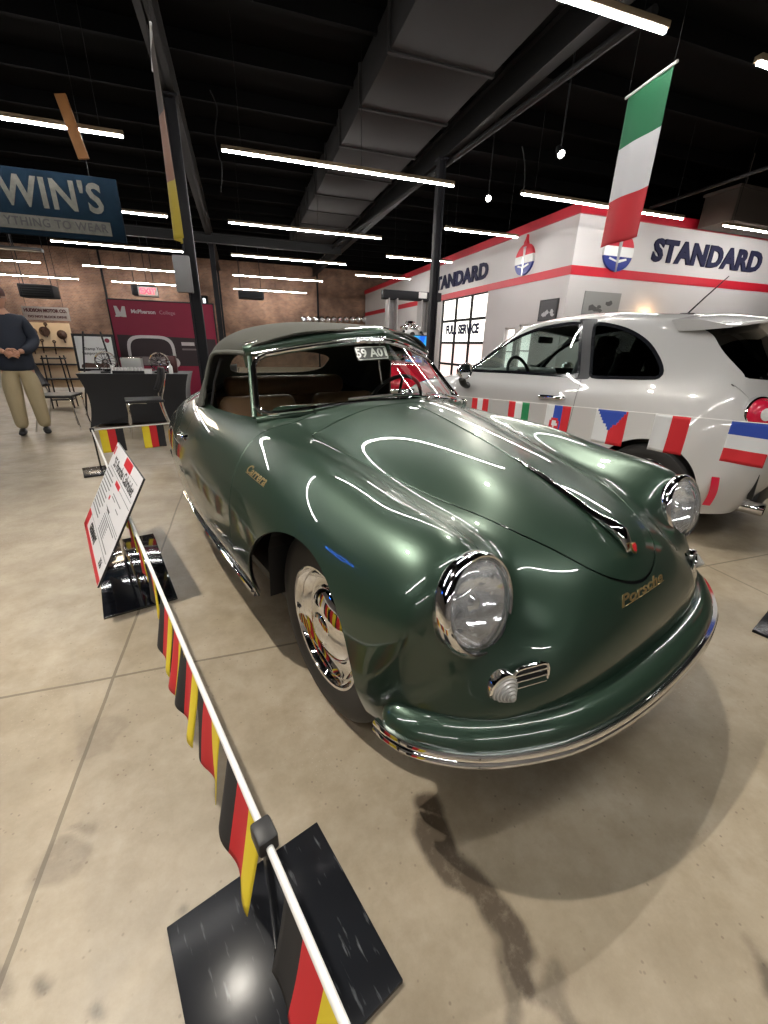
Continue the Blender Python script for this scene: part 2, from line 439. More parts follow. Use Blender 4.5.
# headlights
def headlight(sy):
    c, n = HLC[sy]
    Mh = axis_matrix(c, n, (0, 1, 0)); Mh = Mh @ Matrix.Scale(1.13, 4)
    r = bmesh.new()
    add_lathe(r, [(.088,-.03),(.080,-.085),(.100,-.085),(.1085,-.03),(.1095,-.014),(.1098,-.002),(.106,.007),(.1005,.011),(.097,.010),(.0945,.004),(.093,-.006),(.0915,-.02)], 64, Mh, close=True)
    rim = obj('headlight_rim', r, M['chrome'], hl[sy])
    l = bmesh.new(); add_lathe(l, [(.0945,.002),(.088,.012),(.070,.023),(.050,.030),(.025,.034),(0,.0355)], 56, Mh); obj('lens', l, M['lens'], hl[sy])
    f = bmesh.new(); add_lathe(f, [(.088,-.002),(.080,-.022),(.062,-.045),(.040,-.060),(.018,-.066),(0,-.066)], 48, Mh); obj('reflector', f, M['reflector'], hl[sy])
    b = bmesh.new(); add_lathe(b, [(0,-.006),(.012,-.008),(.020,-.016),(.022,-.03),(.012,-.05),(.010,-.066)], 24, Mh); obj('bulb_shield', b, M['chrome'], hl[sy])
    s = bmesh.new(); p = c-Vector((-.014,0,.128)); add_lathe(s, [(.004,-.02),(.009,.0),(.009,.006),(.004,.009),(0,.009)], 16, axis_matrix(p, n)); add_box(s, p+n*.008, (.004,.014,.003)); obj('rim_screw', s, M['chrome'], hl[sy])
hl = {}
for sy in (-1, 1):
    e = empty('headlight', (0,0,0)); e.parent = car; hl[sy] = e; headlight(sy)

# turn signals and horn grilles
for sy in (-1, 1):
    p, n = onbody((1.2, .548*sy, .472), (-1, 0, 0)); n = Vector((.95, .22*sy, -.02)).normalized()
    Mt = axis_matrix(p-n*.014, n)
    e = empty('turn_signal', (0,0,0)); e.parent = car
    b = bmesh.new(); add_lathe(b, [(.0,-.02),(.040,-.02),(.042,.004),(.040,.012),(.035,.014),(.0,.012)], 40, Mt); obj('bezel', b, M['chrome'], e)
    l = bmesh.new(); pr = [(.036,.010)]
    for k in range(6):
        r0 = .036-.0054*k; z0 = .012+.0055*k; pr += [(r0, z0), (r0-.002, z0+.0048)]
    pr += [(0,.047)]; add_lathe(l, pr, 40, Mt); obj('ribbed_lens', l, M['clear_plastic'], e)
    # grille
    y0 = .482
    p, n = onbody((1.2, y0*sy, .488), (-1, 0, 0)); n = Vector((.95, .30*sy, .05)).normalized()
    Mg = axis_matrix(p+n*.002, n, Vector((0, 1, 0.0)))
    e = empty('horn_grille', (0,0,0)); e.parent = car
    fr = bmesh.new(); pts = [Mg @ Vector((a, b_, .003)) for a, b_ in rrect(.098, .066, .022)]; add_tube(fr, pts, .0045, 8, closed=True); obj('grille_frame', fr, M['chrome'], e)
    bk = bmesh.new(); add_prism(bk, rrect(.095,.063,.021), .004, Mg @ Matrix.Translation((0,0,-.003))); obj('grille_back', bk, M['black'], e)
    for k in range(3):
        sl = bmesh.new(); add_box(sl, (0,-.018+.018*k,.006), (.090,.0045,.006), bevel=.0015); 
        for v in sl.verts: v.co = Mg @ v.co
        obj('grille_bar', sl, M['chrome'], e)

# front bumper: swept blade with chrome strip
def bump_path(n=64):
    P = [(.425,-.735),(.475,-.728),(.528,-.702),(.60,-.632),(.655,-.54),(.70,-.43),(.728,-.30),(.743,-.15),(.747,0)]
    P = P+[(x, -y) for x, y in P[-2::-1]]
    return [Vector((p.x, p.y, 0)) for p in curve3([(a, b, 0) for a, b in P], 7)]
def sweep(path, prof, zc, taper=None):
    t = bmesh.new(); rows = []; N = len(path)
    for i, p in enumerate(path):
        d = (path[min(i+1, N-1)]-path[max(i-1, 0)]).normalized(); o = Vector((d.y, -d.x, 0))
        if o.dot(p-Vector((-.3, 0, 0))) < 0: o = -o
        k = taper(i/(N-1)) if taper else 1
        rows.append([t.verts.new(p+o*a*k+Vector((0, 0, zc+b*k))) for a, b in prof])
    n = len(prof)
    for a, b in zip(rows[:-1], rows[1:]):
        for k in range(n): t.faces.new((a[k], a[(k+1) % n], b[(k+1) % n], b[k]))
    t.faces.new(rows[0]); t.faces.new(rows[-1][::-1]); return t
bp = bump_path()
tp = lambda s: min(1, .30+.70*math.sin(min(1, min(s, 1-s)/.05)*PI/2))
prof = [(-.045,.004),(-.036,.018),(-.020,.025),(-.002,.025),(.014,.019),(.030,.006),(.040,-.010),(.044,-.025),(.042,-.046),(.034,-.058),(.02,-.064),(-.0,-.062),(-.012,-.05),(-.02,-.01),(-.035,-.003)]
BZ = .385
bum = obj('front_bumper', sweep(bp, prof, BZ, tp), M['green'], car, smooth=50)
tpath = bp[2:-2]
obj('bumper_trim', sweep(tpath, [(.040,-.016),(.052,-.014),(.057,-.021),(.057,-.028),(.050,-.033),(.056,-.038),(.058,-.046),(.052,-.055),(.040,-.058)], BZ, None), M['chrome'], bum, smooth=40)

for sy in (-1, 1):
    br = bmesh.new(); add_box(br, (.60,.30*sy,.36), (.24,.05,.03), bevel=.006); obj('bumper_bracket', br, M['black'], car)

# rear bumper
P = [(-2.95,.52),(-3.05,.42),(-3.11,.25),(-3.13,0)]; P = P+[(x, -y) for x, y in P[-2::-1]]
rp = [Vector((p.x, p.y, 0)) for p in curve3([(a, b, 0) for a, b in P], 7)]
def sweep_rear():
    pr = [(-.045,.05),(-.02,.066),(.01,.066),(.035,.045),(.042,0),(.035,-.045),(.01,-.06),(-.02,-.05)]
    t = bmesh.new(); rows = []; N = len(rp)
    for i, p in enumerate(rp):
        d = (rp[min(i+1, N-1)]-rp[max(i-1, 0)]).normalized(); o = Vector((d.y, -d.x, 0))
        if o.dot(p-Vector((-2.0, 0, 0))) < 0: o = -o
        k = tp(i/(N-1)); rows.append([t.verts.new(p+o*a*k+Vector((0, 0, .40+b*k))) for a, b in pr])
    for a, b in zip(rows[:-1], rows[1:]):
        for k in range(len(pr)): t.faces.new((a[k], a[(k+1) % len(pr)], b[(k+1) % len(pr)], b[k]))
    t.faces.new(rows[0]); t.faces.new(rows[-1][::-1]); return t
obj('rear_bumper', sweep_rear(), M['green'], car, smooth=50)

# sills
for sy in (-1, 1):
    t = bmesh.new(); pts = [(-.33,.806*sy,.325),(-.8,.808*sy,.322),(-1.2,.800*sy,.322),(-1.64,.772*sy,.322)]
    pts = curve3(pts, 10); add_tube(t, pts, .013, 10, sc=(1, .75)); add_tube(t, [p+Vector((0, -.004*sy, -.022)) for p in pts], .008, 8)
    obj('sill_trim', t, M['chrome'], car)

# hood handle with crest
cl = [onbody((x, 0, 1.5), (0, 0, -1))[0] for x in np.linspace(.592, -.40, 40)]
def handle():
    t = bmesh.new(); rows = []
    pts = [cl[i] for i in range(0, 18)]
    n = len(pts)
    for i, p in enumerate(pts):
        s = i/(n-1); w = .021*(1-s)**.7+.005; h = .004+.030*math.exp(-((s-.06)/.16)**2)*(1 if s > .0 else .5)+.012*(1-s)
        if i == 0: h *= .7; w *= .8
        ring = []
        for k in range(12):
            a = 2*PI*k/12; ring.append(t.verts.new(p+Vector((0, w*math.cos(a), h*.5+h*.5*math.sin(a)))))
        rows.append(ring)
    for a, b in zip(rows[:-1], rows[1:]):
        for k in range(12): t.faces.new((a[k], a[(k+1) % 12], b[(k+1) % 12], b[k]))
    t.faces.new(rows[0][::-1]); t.faces.new(rows[-1]); return t
hh = obj('hood_handle', handle(), M['chrome'], hood_o, smooth=60)
t = bmesh.new(); M_c = axis_matrix(cl[0]+Vector((.006,0,.016)), (.88,0,.48), (0,1,0))
add_prism(t, [(-.011,.014),(.011,.014),(.012,.002),(.008,-.010),(0,-.017),(-.008,-.010),(-.012,.002)], .006, M_c)
obj('crest', t, M['gold'], hh); 
t = bmesh.new(); add_prism(t, [(-.008,.011),(.008,.011),(.009,.002),(.006,-.007),(0,-.012),(-.006,-.007),(-.009,.002)], .0075, M_c); obj('crest_enamel', t, M['red'], hh)
# thin rib along the lid
t = bmesh.new(); add_tube(t, [p+Vector((0,0,.001)) for p in cl[17:]], .0035, 8, sc=(1,.6)); obj('hood_rib', t, M['green'], hood_o)

# scripts
def wrap_text(name, s, size, o, xdir, updir, cast, m, parent, shear=.35, lift=.0012, spacing=1.0, wide=1.0):
    tb = text_bm(s, size, .0006, shear=shear, bold=.0008, spacing=spacing); X = Vector(xdir).normalized(); U = Vector(updir).normalized(); C = Vector(cast).normalized()
    for v in tb.verts: v.co.x *= wide
    xs = [v.co.x for v in tb.verts]
    for v in tb.verts:
        q = Vector(o)+X*v.co.x+U*v.co.y; h = BV.ray_cast(q-C*.5, C); z = v.co.z
        v.co = (h[0] if h[0] is not None else q)-C*(lift+z)
    # joining stroke, as in a pen script
    pts = []
    for k in range(13):
        q = Vector(o)+X*(min(xs)+(max(xs)-min(xs))*(k/12))+U*(-size*.37); h = BV.ray_cast(q-C*.5, C)
        if h[0] is not None: pts.append(h[0]-C*.001)
    add_tube(tb, pts, .0010, 6); obj(name, tb, m, parent, smooth=False)
wrap_text('nose_script', 'Porsche', .038, (.66, -.02, .575), (0, 1, 0), (-.45, 0, .9), (-1, 0, -.5), M['gold'], car, spacing=1.05, wide=1.9)
wrap_text('fender_script', 'Carrera', .036, (-.335, -.8, .770), (1, 0, -.03), (0, 0, 1), (0, 1, 0), M['gold'], car, spacing=1.05, wide=1.5)

# door handle
for sy, d in ((-1, door_o),):
    p, n = onbody((-1.50, -2, .70), (0, 1, 0)); t = bmesh.new()
    add_tube(t, curve3([p+Vector((.085,.004,.0)), p+Vector((.07,-.020,.004)), p+Vector((0,-.030,.004)), p+Vector((-.06,-.022,.0)), p+Vector((-.075,.002,-.003))], 6), .0085, 10, sc=(1,.8)); add_lathe(t, [(0,-.02),(.016,-.01),(.016,.012),(.008,.02),(0,.02)], 20, axis_matrix(p+Vector((.08,-.004,0)), (0,-1,0)))
    obj('door_handle', t, M['chrome'], d)

# windscreen
def ws(s, t):
    a = abs(s); k = a**1.25
    B = Vector((-.475-.22*a**1.3, .602*s, .972-.068*a**1.6)); T = Vector((-.655-.265*a**1.1, .522*s, 1.214-.082*a**1.5))
    return B.lerp(T, t)
def ws_ring(i, n=14):
    out = []; r = .16; R = .17
    lo, hi = -1+i*.6, 1-i*.6; b0, t1 = i*1.5, 1-i*1.5
    for k in range(n+1): out.append((lo+(hi-lo)*(.14+.72*k/n), b0))
    for k in range(1, 6): a = -PI/2+PI/2*k/6; out.append((hi-.14*(hi-lo)/2*1.0+ .14*(hi-lo)/2*math.cos(a)+ (0), b0+R+R*math.sin(a)))
    for k in range(4): out.append((hi, b0+R+(t1-b0-2*R)*k/3))
    for k in range(1, 6): a = PI/2*k/6; out.append((hi-.14*(hi-lo)/2+.14*(hi-lo)/2*math.cos(a), t1-R+R*math.sin(a)))
    for k in range(n+1): out.append((hi-(hi-lo)*(.14+.72*k/n), t1))
    for k in range(1, 6): a = PI/2+PI/2*k/6; out.append((lo+.14*(hi-lo)/2+.14*(hi-lo)/2*math.cos(a), t1-R+R*math.sin(a)))
    for k in range(4): out.append((lo, t1-R-(t1-b0-2*R)*k/3))
    for k in range(1, 6): a = PI+PI/2*k/6; out.append((lo+.14*(hi-lo)/2+.14*(hi-lo)/2*math.cos(a), b0+R+R*math.sin(a)))
    return out
wse = empty('windscreen', (0,0,0)); wse.parent = car
t = bmesh.new(); add_tube(t, [ws(s, u) for s, u in ws_ring(.0)], .012, 10, closed=True); obj('chrome_frame', t, M['chrome'], wse)
t = bmesh.new(); n_, m_ = 40, 14; vv = [[t.verts.new(ws(-.98+1.96*i/n_, .03+.94*j/m_)) for j in range(m_+1)] for i in range(n_+1)]
for i in range(n_):
    for j in range(m_): t.faces.new((vv[i][j], vv[i+1][j], vv[i+1][j+1], vv[i][j+1]))
obj('glass', t, M['glass'], wse, smooth=60)
# painted surround: pillars, header rail, cowl rail
t = bmesh.new()
for sy in (-1, 1):
    pts = [ws(sy*1.0, u)+Vector((-.020, .008*sy, -.006+.006*u)) for u in np.linspace(0.0, 1.0, 14)]
    add_tube(t, pts, [.012]*14, 12, sc=(1.0, .75))
pts = [ws(s, 1.0)+Vector((-.028, 0, .026)) for s in np.linspace(-1.02, 1.02, 41)]
pts = [pts[0]+Vector((-.014,-.004,-.07)), pts[0]+Vector((-.008,-.004,-.03))]+pts+[pts[-1]+Vector((-.008,.004,-.03)), pts[-1]+Vector((-.014,.004,-.07))]
add_tube(t, pts, [.008,.018]+[.030]*(len(pts)-4)+[.018,.008], 14, sc=(.75, 1.0), up=(0,0,1)); 
pts = [ws(s, 0)+Vector((-.012, 0, -.018)) for s in np.linspace(-1.0, 1.0, 41)]; add_tube(t, pts, .018, 10)
obj('painted_surround', t, M['green'], wse, smooth=60)
t = bmesh.new(); pts = [ws(s, 1.0)+Vector((-.026, 0, .057)) for s in np.linspace(-1.03, 1.03, 41)]; add_tube(t, pts, .0055, 8); obj('header_trim', t, M['chrome'], wse)
t = bmesh.new(); pts = [ws(s, 1.0)+Vector((.0, 0, .014)) for s in np.linspace(-1.0, 1.0, 41)]; add_tube(t, pts, .005, 8); obj('header_trim', t, M['chrome'], wse)
# wipers
for s0, s1 in ((-.42, .20), (.30, .92)):
    e = empty('wiper', (0,0,0)); e.parent = car
    t = bmesh.new(); p0 = ws(s1, 0)+Vector((.055,0,-.005)); add_lathe(t, [(0,-.02),(.012,-.02),(.012,.008),(.007,.018),(0,.02)], 16, axis_matrix(p0, (.3,0,1)))
    pts = [p0+Vector((0,0,.015)), ws(s1-.1*1, .06)+Vector((.05,0,.0)), ws((s0+s1)/2, .10)+Vector((.035,0,0))]; add_tube(t, curve3(pts, 6), .004, 8); obj('wiper_arm', t, M['chrome'], e)
    t = bmesh.new(); add_tube(t, [ws(s, .075)+Vector((.016,0,.002)) for s in np.linspace(s0, s1-.02, 12)], .0045, 6, sc=(.6,1.4)); obj('wiper_blade', t, M['chrome'], e)
# mirror stalk and plate card in the screen
t = bmesh.new(); q = ws(.02, .98)+Vector((-.03,0,0)); add_tube(t, [q, q+Vector((-.01,.005,-.10)), q+Vector((.01,.01,-.19))], .004, 8)
add_box(t, q+Vector((-.05,.10,-.06)), (.018,.19,.05), rot=(0,.2,0), bevel=.008); obj('rear_view_mirror', t, M['chrome'], car)
Mc = axis_matrix(ws(-.10, .78)+Vector((-.022,0,0)), (.80,-.10,.52), (0,1,0))
pl = bmesh.new(); add_prism(pl, rrect(.165,.068,.008), .003, Mc)
plate = obj('screen_plate', pl, mat('plate_grey', (.10,.10,.10), .5), car)
t = bmesh.new(); add_text(t, '59 A01', Mc @ Matrix.Translation((0,0,.0035)), .058, .001, bold=.001); obj('plate_numerals', t, M['white'], plate, smooth=False)
t = bmesh.new(); add_tube(t, [Mc @ Vector((a, b_, .004)) for a, b_ in rrect(.155,.06,.008)], .0018, 6, closed=True); obj('plate_border', t, M['white'], plate)

# canvas top
tnet = [
 [(-.69,0,1.262),(-.735,.17,1.258),(-.81,.33,1.240),(-.88,.45,1.203),(-.925,.505,1.174),(-.945,.522,1.146)],
 [(-.90,0,1.288),(-.92,.18,1.284),(-.96,.34,1.264),(-1.0,.455,1.228),(-1.02,.520,1.188),(-1.03,.540,1.148)],
 [(-1.15,0,1.302),(-1.15,.19,1.297),(-1.16,.35,1.276),(-1.17,.465,1.240),(-1.18,.532,1.190),(-1.18,.552,1.145)],
 [(-1.42,0,1.288),(-1.41,.19,1.281),(-1.39,.355,1.256),(-1.375,.475,1.215),(-1.36,.542,1.166),(-1.35,.562,1.125)],
 [(-1.70,0,1.215),(-1.68,.20,1.205),(-1.62,.37,1.170),(-1.54,.50,1.112),(-1.46,.572,1.050),(-1.41,.592,1.000)],
 [(-1.93,0,1.09),(-1.91,.20,1.083),(-1.84,.38,1.050),(-1.72,.52,.990),(-1.56,.595,.92),(-1.44,.617,.868)],
 [(-2.08,0,.950),(-2.05,.20,.944),(-1.97,.38,.920),(-1.86,.50,.890),(-1.74,.575,.868),(-1.60,.615,.858)],
]
tnet = [[(x, y*(1+.04*min(1, j/4)), z) for j, (x, y, z) in enumerate(r)] for r in tnet]
G2, N2 = loft(tnet, 90, 90)
c2 = Vector((-1.4, 0, .9)); fl2 = ((G2-np.array(c2))*N2).sum() < 0
top = Surf(G2, N2, fl2)
g_rw = lambda c: ((abs(c.y/.35)**3.2+abs((c.z-1.072)/.080)**3.2)**(1/3.2)-1)*.1 if c.x < -1.55 else 9.0
rw = band(top, g_rw, .001)
topo = top.build('soft_top', M['fabric_top'], car, thick=.012)
rw.build('rear_window', M['glass'], topo)
# window slot trim of the top
edge = [Vector((p[0], -p[1], p[2])) for p in (r[-1] for r in tnet[:6])]
for sy in (-1, 1):
    t = bmesh.new(); add_tube(t, curve3([(p.x, p.y*-sy, p.z) for p in edge], 6), .011, 8); obj('top_piping', t, mat('piping_grey_green', (.075,.078,.066), .8), topo)
    t = bmesh.new(); add_tube(t, [(-1.40,.605*sy,.87),(-1.37,.58*sy,1.0),(-1.32,.55*sy,1.11)], .008, 8); obj('window_post', t, M['black'], car)

# cabin: seats, dashboard, wheel, inner trim
for y in (-.30, .30):
    e = empty('seat', (0,0,0)); e.parent = car
    t = bmesh.new(); add_box(t, (-1.22,y,.48), (.50,.46,.16), bevel=.06, seg=4); obj('seat_cushion', t, M['tan'], e)
    t = bmesh.new(); add_box(t, (-1.48,y,.70), (.13,.47,.40), rot=(0,-.25,0), bevel=.06, seg=4); obj('seat_back', t, M['tan'], e)
t = bmesh.new(); add_box(t, (-.80,0,.865), (.14,1.0,.12), bevel=.05, seg=3); obj('dashboard', t, M['green'], car)
t = bmesh.new(); Ms = axis_matrix((-.98,.33,.86), (-.90,0,.42)); add_tube(t, [Ms @ Vector((.195*math.cos(a), .195*math.sin(a), 0)) for a in np.linspace(0, 2*PI, 41)[:-1]], .011, 8, closed=True)
for a in (PI/2, PI*1.15, PI*1.85): add_tube(t, [Ms @ Vector((0,0,-.02)), Ms @ Vector((.19*math.cos(a), .19*math.sin(a), 0))], .008, 6)
add_tube(t, [Ms @ Vector((0,0,0)), Ms @ Vector((0,0,-.25))], .02, 10); obj('steering_wheel', t, M['black'], car)
t = bmesh.new(); add_box(t, (-1.76,0,.70), (.05,.96,.34), bevel=.02); add_box(t, (-1.76,0,.925), (.14,.86,.13), bevel=.06, seg=4); obj('rear_trim', t, M['tan'], car)
for sy in (-1, 1):
    t = bmesh.new(); add_box(t, (-1.15,.655*sy,.62), (.80,.03,.42), bevel=.012); obj('door_card', t, M['tan'], car)
# ------------------------------------------------------------------ places in the hall, from the camera's survey
def ray(px, py): return (_r*((px-384)/FPX)-_u*((py-512)/FPX)+_f)
EYE = Vector((0, 0, CAMH))
def at_y(px, py, y): d = ray(px, py); return EYE+d*(y/d.y)
def at_z(px, py, z): d = ray(px, py); return EYE+d*((z-CAMH)/d.z)
def at_x(px, py, x): d = ray(px, py); return EYE+d*(x/d.x)
RAILD = Vector((-.318, .948, 0)); RAILN = Vector((.948, .318, 0)); RYAW = math.atan2(.948, -.318)-PI/2

# ---- floor: ground concrete with saw joints, aggregate and stains
JY = at_z(145, 671, 0).y
def floor_mat():
    m = bpy.data.materials.new('ground_concrete'); m.use_nodes = True; nt = m.node_tree; b = nt.nodes['Principled BSDF']; L = nt.links.new
    tc = nt.nodes.new('ShaderNodeTexCoord')
    def noise(s, d=6, r=.55):
        n = nt.nodes.new('ShaderNodeTexNoise'); n.inputs['Scale'].default_value = s; n.inputs['Detail'].default_value = d; n.inputs['Roughness'].default_value = r
        L(tc.outputs['Object'], n.inputs['Vector']); return n.outputs['Fac']
    def ramp(f, stops):
        r = nt.nodes.new('ShaderNodeValToRGB'); e = r.color_ramp.elements
        while len(e) < len(stops): e.new(0.5)
        for q, (p, c) in zip(e, stops): q.position = p; q.color = (*c, 1)
        L(f, r.inputs[0]); return r.outputs[0]
    def mix(f, a, c, mode='MIX', fac=1.0):
        x = nt.nodes.new('ShaderNodeMix'); x.data_type = 'RGBA'; x.blend_type = mode
        if isinstance(f, float): x.inputs[0].default_value = f
        else: L(f, x.inputs[0])
        for s, v in ((6, a), (7, c)):
            if isinstance(v, tuple): x.inputs[s].default_value = (*v, 1)
            else: L(v, x.inputs[s])
        return x.outputs[2]
    def math_(op, a, c=None, d=None):
        x = nt.nodes.new('ShaderNodeMath'); x.operation = op
        for i, v in enumerate((a, c, d)):
            if v is None: continue
            if isinstance(v, (int, float)): x.inputs[i].default_value = v
            else: L(v, x.inputs[i])
        return x.outputs[0]
    base = ramp(noise(1.3, 12, .70), [(.28, (.22, .178, .118)), (.50, (.335, .28, .20)), (.74, (.45, .395, .305))])
    base = mix(math_('MULTIPLY', ramp(noise(7, 7, .75), [(.42, (0, 0, 0)), (.68, (1, 1, 1))]), .5), base, (.20, .155, .095))
    # aggregate
    v = nt.nodes.new('ShaderNodeTexVoronoi'); v.inputs['Scale'].default_value = 95; L(tc.outputs['Object'], v.inputs['Vector'])
    sp = ramp(v.outputs['Distance'], [(.10, (1, 1, 1)), (.24, (0, 0, 0))])
    reg = ramp(noise(.8, 3), [(.50, (0, 0, 0)), (.62, (1, 1, 1))])
    base = mix(math_('MULTIPLY', sp, math_('MULTIPLY', reg, .42)), base, (.62, .59, .52))
    v2 = nt.nodes.new('ShaderNodeTexVoronoi'); v2.inputs['Scale'].default_value = 31; L(tc.outputs['Object'], v2.inputs['Vector'])
    base = mix(math_('MULTIPLY', ramp(v2.outputs['Distance'], [(.06, (1, 1, 1)), (.12, (0, 0, 0))]), math_('MULTIPLY', noise(3, 2), 1.1)), base, (.14, .10, .065))
    # joints
    sx = nt.nodes.new('ShaderNodeSeparateXYZ'); L(tc.outputs['Object'], sx.inputs[0]); wob = math_('MULTIPLY', math_('SUBTRACT', noise(2.5), .5), .012)
    def joint(c, off, per):
        q = math_('ADD', math_('ADD', c, wob), -off); q = math_('SUBTRACT', math_('FRACT', math_('ADD', math_('DIVIDE', q, per), 100.5)), .5)
        return math_('LESS_THAN', math_('MULTIPLY', math_('ABSOLUTE', q), per), .0055)
    j = math_('MAXIMUM', joint(sx.outputs['X'], -.575, 3.15), joint(sx.outputs['Y'], JY, 3.15))
    base = mix(math_('MULTIPLY', j, .75), base, (.12, .095, .06))
    at = nt.nodes.new('ShaderNodeAttribute'); at.attribute_name = 'stain'
    st = math_('MULTIPLY', at.outputs['Fac'], ramp(noise(28, 6, .75), [(.25, (.62, .62, .62)), (.5, (1, 1, 1))]))
    base = mix(st, base, (.050, .034, .020))
    L(base, b.inputs['Base Color'])
    L(math_('MULTIPLY_ADD', noise(5, 5), .35, .24), b.inputs['Roughness'])
    bp = nt.nodes.new('ShaderNodeBump'); bp.inputs['Strength'].default_value = .12; bp.inputs['Distance'].default_value = .004
    L(math_('SUBTRACT', noise(40, 5, .7), math_('MULTIPLY', j, 1.5)), bp.inputs['Height']); L(bp.outputs['Normal'], b.inputs['Normal'])
    return m
def build_floor():
    x0, x1, y0, y1 = -1.2, 1.6, -.2, 2.0; nx, ny = 400, 314
    X = np.linspace(x0, x1, nx+1); Y = np.linspace(y0, y1, ny+1); XX, YY = np.meshgrid(X, Y, indexing='ij')
    def vnoise(s, seed):
        r = np.random.default_rng(seed); g = r.random((int((x1-x0)*s)+3, int((y1-y0)*s)+3)); a = (XX-x0)*s; c = (YY-y0)*s
        i = a.astype(int); k = c.astype(int); u = a-i; w = c-k; u = u*u*(3-2*u); w = w*w*(3-2*w)
        return (g[i, k]*(1-u)+g[i+1, k]*u)*(1-w)+(g[i, k+1]*(1-u)+g[i+1, k+1]*u)*w
    nz = .5*vnoise(9, 1)+.3*vnoise(21, 2)+.2*vnoise(55, 3)
    wx = XX+(vnoise(14, 4)-.5)*.05; wy = YY+(vnoise(14, 5)-.5)*.05
    S = np.zeros_like(XX)
    def seg(pts, amt):
        nonlocal S
        for (p, r0), (q, r1) in zip(pts[:-1], pts[1:]):
            d = q-p; t = np.clip(((wx-p.x)*d.x+(wy-p.y)*d.y)/max(d.x*d.x+d.y*d.y, 1e-9), 0, 1)
            dist = np.hypot(wx-p.x-d.x*t, wy-p.y-d.y*t); r = (r0+(r1-r0)*t)*(.65+1.05*nz)
            S = np.maximum(S, amt*np.clip((r-dist)/.018+.5, 0, 1))
    g = lambda px, py: at_z(px, py, 0)
    seg([(g(428, 800), .028), (g(430, 828), .038), (g(450, 858), .034), (g(482, 890), .030), (g(505, 930), .030), (g(522, 965), .028)], .9)
    seg([(g(522, 965), .016), (g(550, 985), .020), (g(580, 1022), .020)], .55)
    seg([(g(505, 950), .018), (g(508, 985), .022), (g(520, 1030), .016)], .6)
    seg([(g(70, 850), .03), (g(50, 880), .03)], .38); seg([(g(75, 825), .014), (g(88, 822), .012)], .4)
    seg([(g(40, 975), .010), (g(45, 978), .010)], .7); seg([(g(97, 1008), .008), (g(98, 1010), .008)], .7); seg([(g(10, 965), .012), (g(2, 1000), .014)], .45)
    seg([(g(766, 960), .018), (g(768, 975), .018)], .7); seg([(g(184, 910), .008), (g(185, 912), .008)], .6)
    seg([(g(100, 735), .05), (g(95, 745), .05)], .22)
    bm = bmesh.new(); vs = [[bm.verts.new((X[i], Y[k], 0)) for k in range(ny+1)] for i in range(nx+1)]
    for i in range(nx):
        for k in range(ny): bm.faces.new((vs[i][k], vs[i+1][k], vs[i+1][k+1], vs[i][k+1]))
    fx = [-14, x0, x1, 19]; fy = [-8, y0, y1, 25]
    extra = []
    for i in range(3):
        for k in range(3):
            if i == 1 and k == 1: continue
            extra.append(bm.faces.new([bm.verts.new((a, c, 0)) for a, c in ((fx[i], fy[k]), (fx[i+1], fy[k]), (fx[i+1], fy[k+1]), (fx[i], fy[k+1]))]))
    o = struct('floor', bm, floor_mat(), smooth=False)
    at = o.data.attributes.new('stain', 'FLOAT', 'POINT'); vals = np.zeros(len(o.data.vertices), np.float32); vals[:(nx+1)*(ny+1)] = S.ravel(); at.data.foreach_set('value', vals)
    return o
build_floor()

# ---- shell of the hall
M['ceiling'] = mat('black_ceiling', (.0032, .0031, .0032), .9, var=(1.5, .4), spec=.1)
M['steel_dark'] = mat('dark_painted_steel', (.018, .018, .021), .6, spec=.2)
M['steel_grey'] = mat('grey_painted_steel', (.012, .012, .012), .6, spec=.25)
M['duct'] = mat('grey_duct', (.026, .025, .025), .7, .0, spec=.15, var=(2, .12))
M['plaster'] = mat('white_wall_paint', (.60, .575, .565), .6, var=(1.2, .05))
M['stripe_red'] = mat('stripe_red', (.55, .012, .03), .45)
M['navy'] = mat('navy_letters', (.006, .007, .040), .8)
M['blue'] = mat('bright_blue', (.02, .06, .42), .45)
M['steel'] = mat('brushed_steel', (.55, .55, .56), .3, .9)
M['tube'] = mat('led_tube', (1, 1, 1), .5, emis=(1.0, .975, .945), estr=108.0)
def brick_mat():
    m = bpy.data.materials.new('old_brick'); m.use_nodes = True; nt = m.node_tree; b = nt.nodes['Principled BSDF']; L = nt.links.new
    tc = nt.nodes.new('ShaderNodeTexCoord'); mp = nt.nodes.new('ShaderNodeMapping'); mp.inputs['Rotation'].default_value = (PI/2, 0, 0); L(tc.outputs['Object'], mp.inputs[0])
    br = nt.nodes.new('ShaderNodeTexBrick'); br.inputs['Scale'].default_value = 4.2; br.inputs['Color1'].default_value = (.30, .165, .105, 1); br.inputs['Color2'].default_value = (.21, .115, .08, 1); br.inputs['Mortar'].default_value = (.30, .25, .20, 1); br.inputs['Mortar Size'].default_value = .018
    L(mp.outputs[0], br.inputs['Vector']); n = nt.nodes.new('ShaderNodeTexNoise'); n.inputs['Scale'].default_value = 1.6; n.inputs['Detail'].default_value = 8; L(tc.outputs['Object'], n.inputs['Vector'])
    mx = nt.nodes.new('ShaderNodeMix'); mx.data_type = 'RGBA'; mx.blend_type = 'MULTIPLY'; mx.inputs[0].default_value = .8; L(br.outputs[0], mx.inputs[6])
    r = nt.nodes.new('ShaderNodeValToRGB'); r.color_ramp.elements[0].position = .3; r.color_ramp.elements[0].color = (.45, .42, .4, 1); r.color_ramp.elements[1].position = .7; r.color_ramp.elements[1].color = (1.3, 1.25, 1.2, 1)
    L(n.outputs[0], r.inputs[0]); L(r.outputs[0], mx.inputs[7]); L(mx.outputs[2], b.inputs['Base Color']); b.inputs['Roughness'].default_value = .85
    return m
M['brick'] = brick_mat()
ZC = 5.0; YB = 24.0
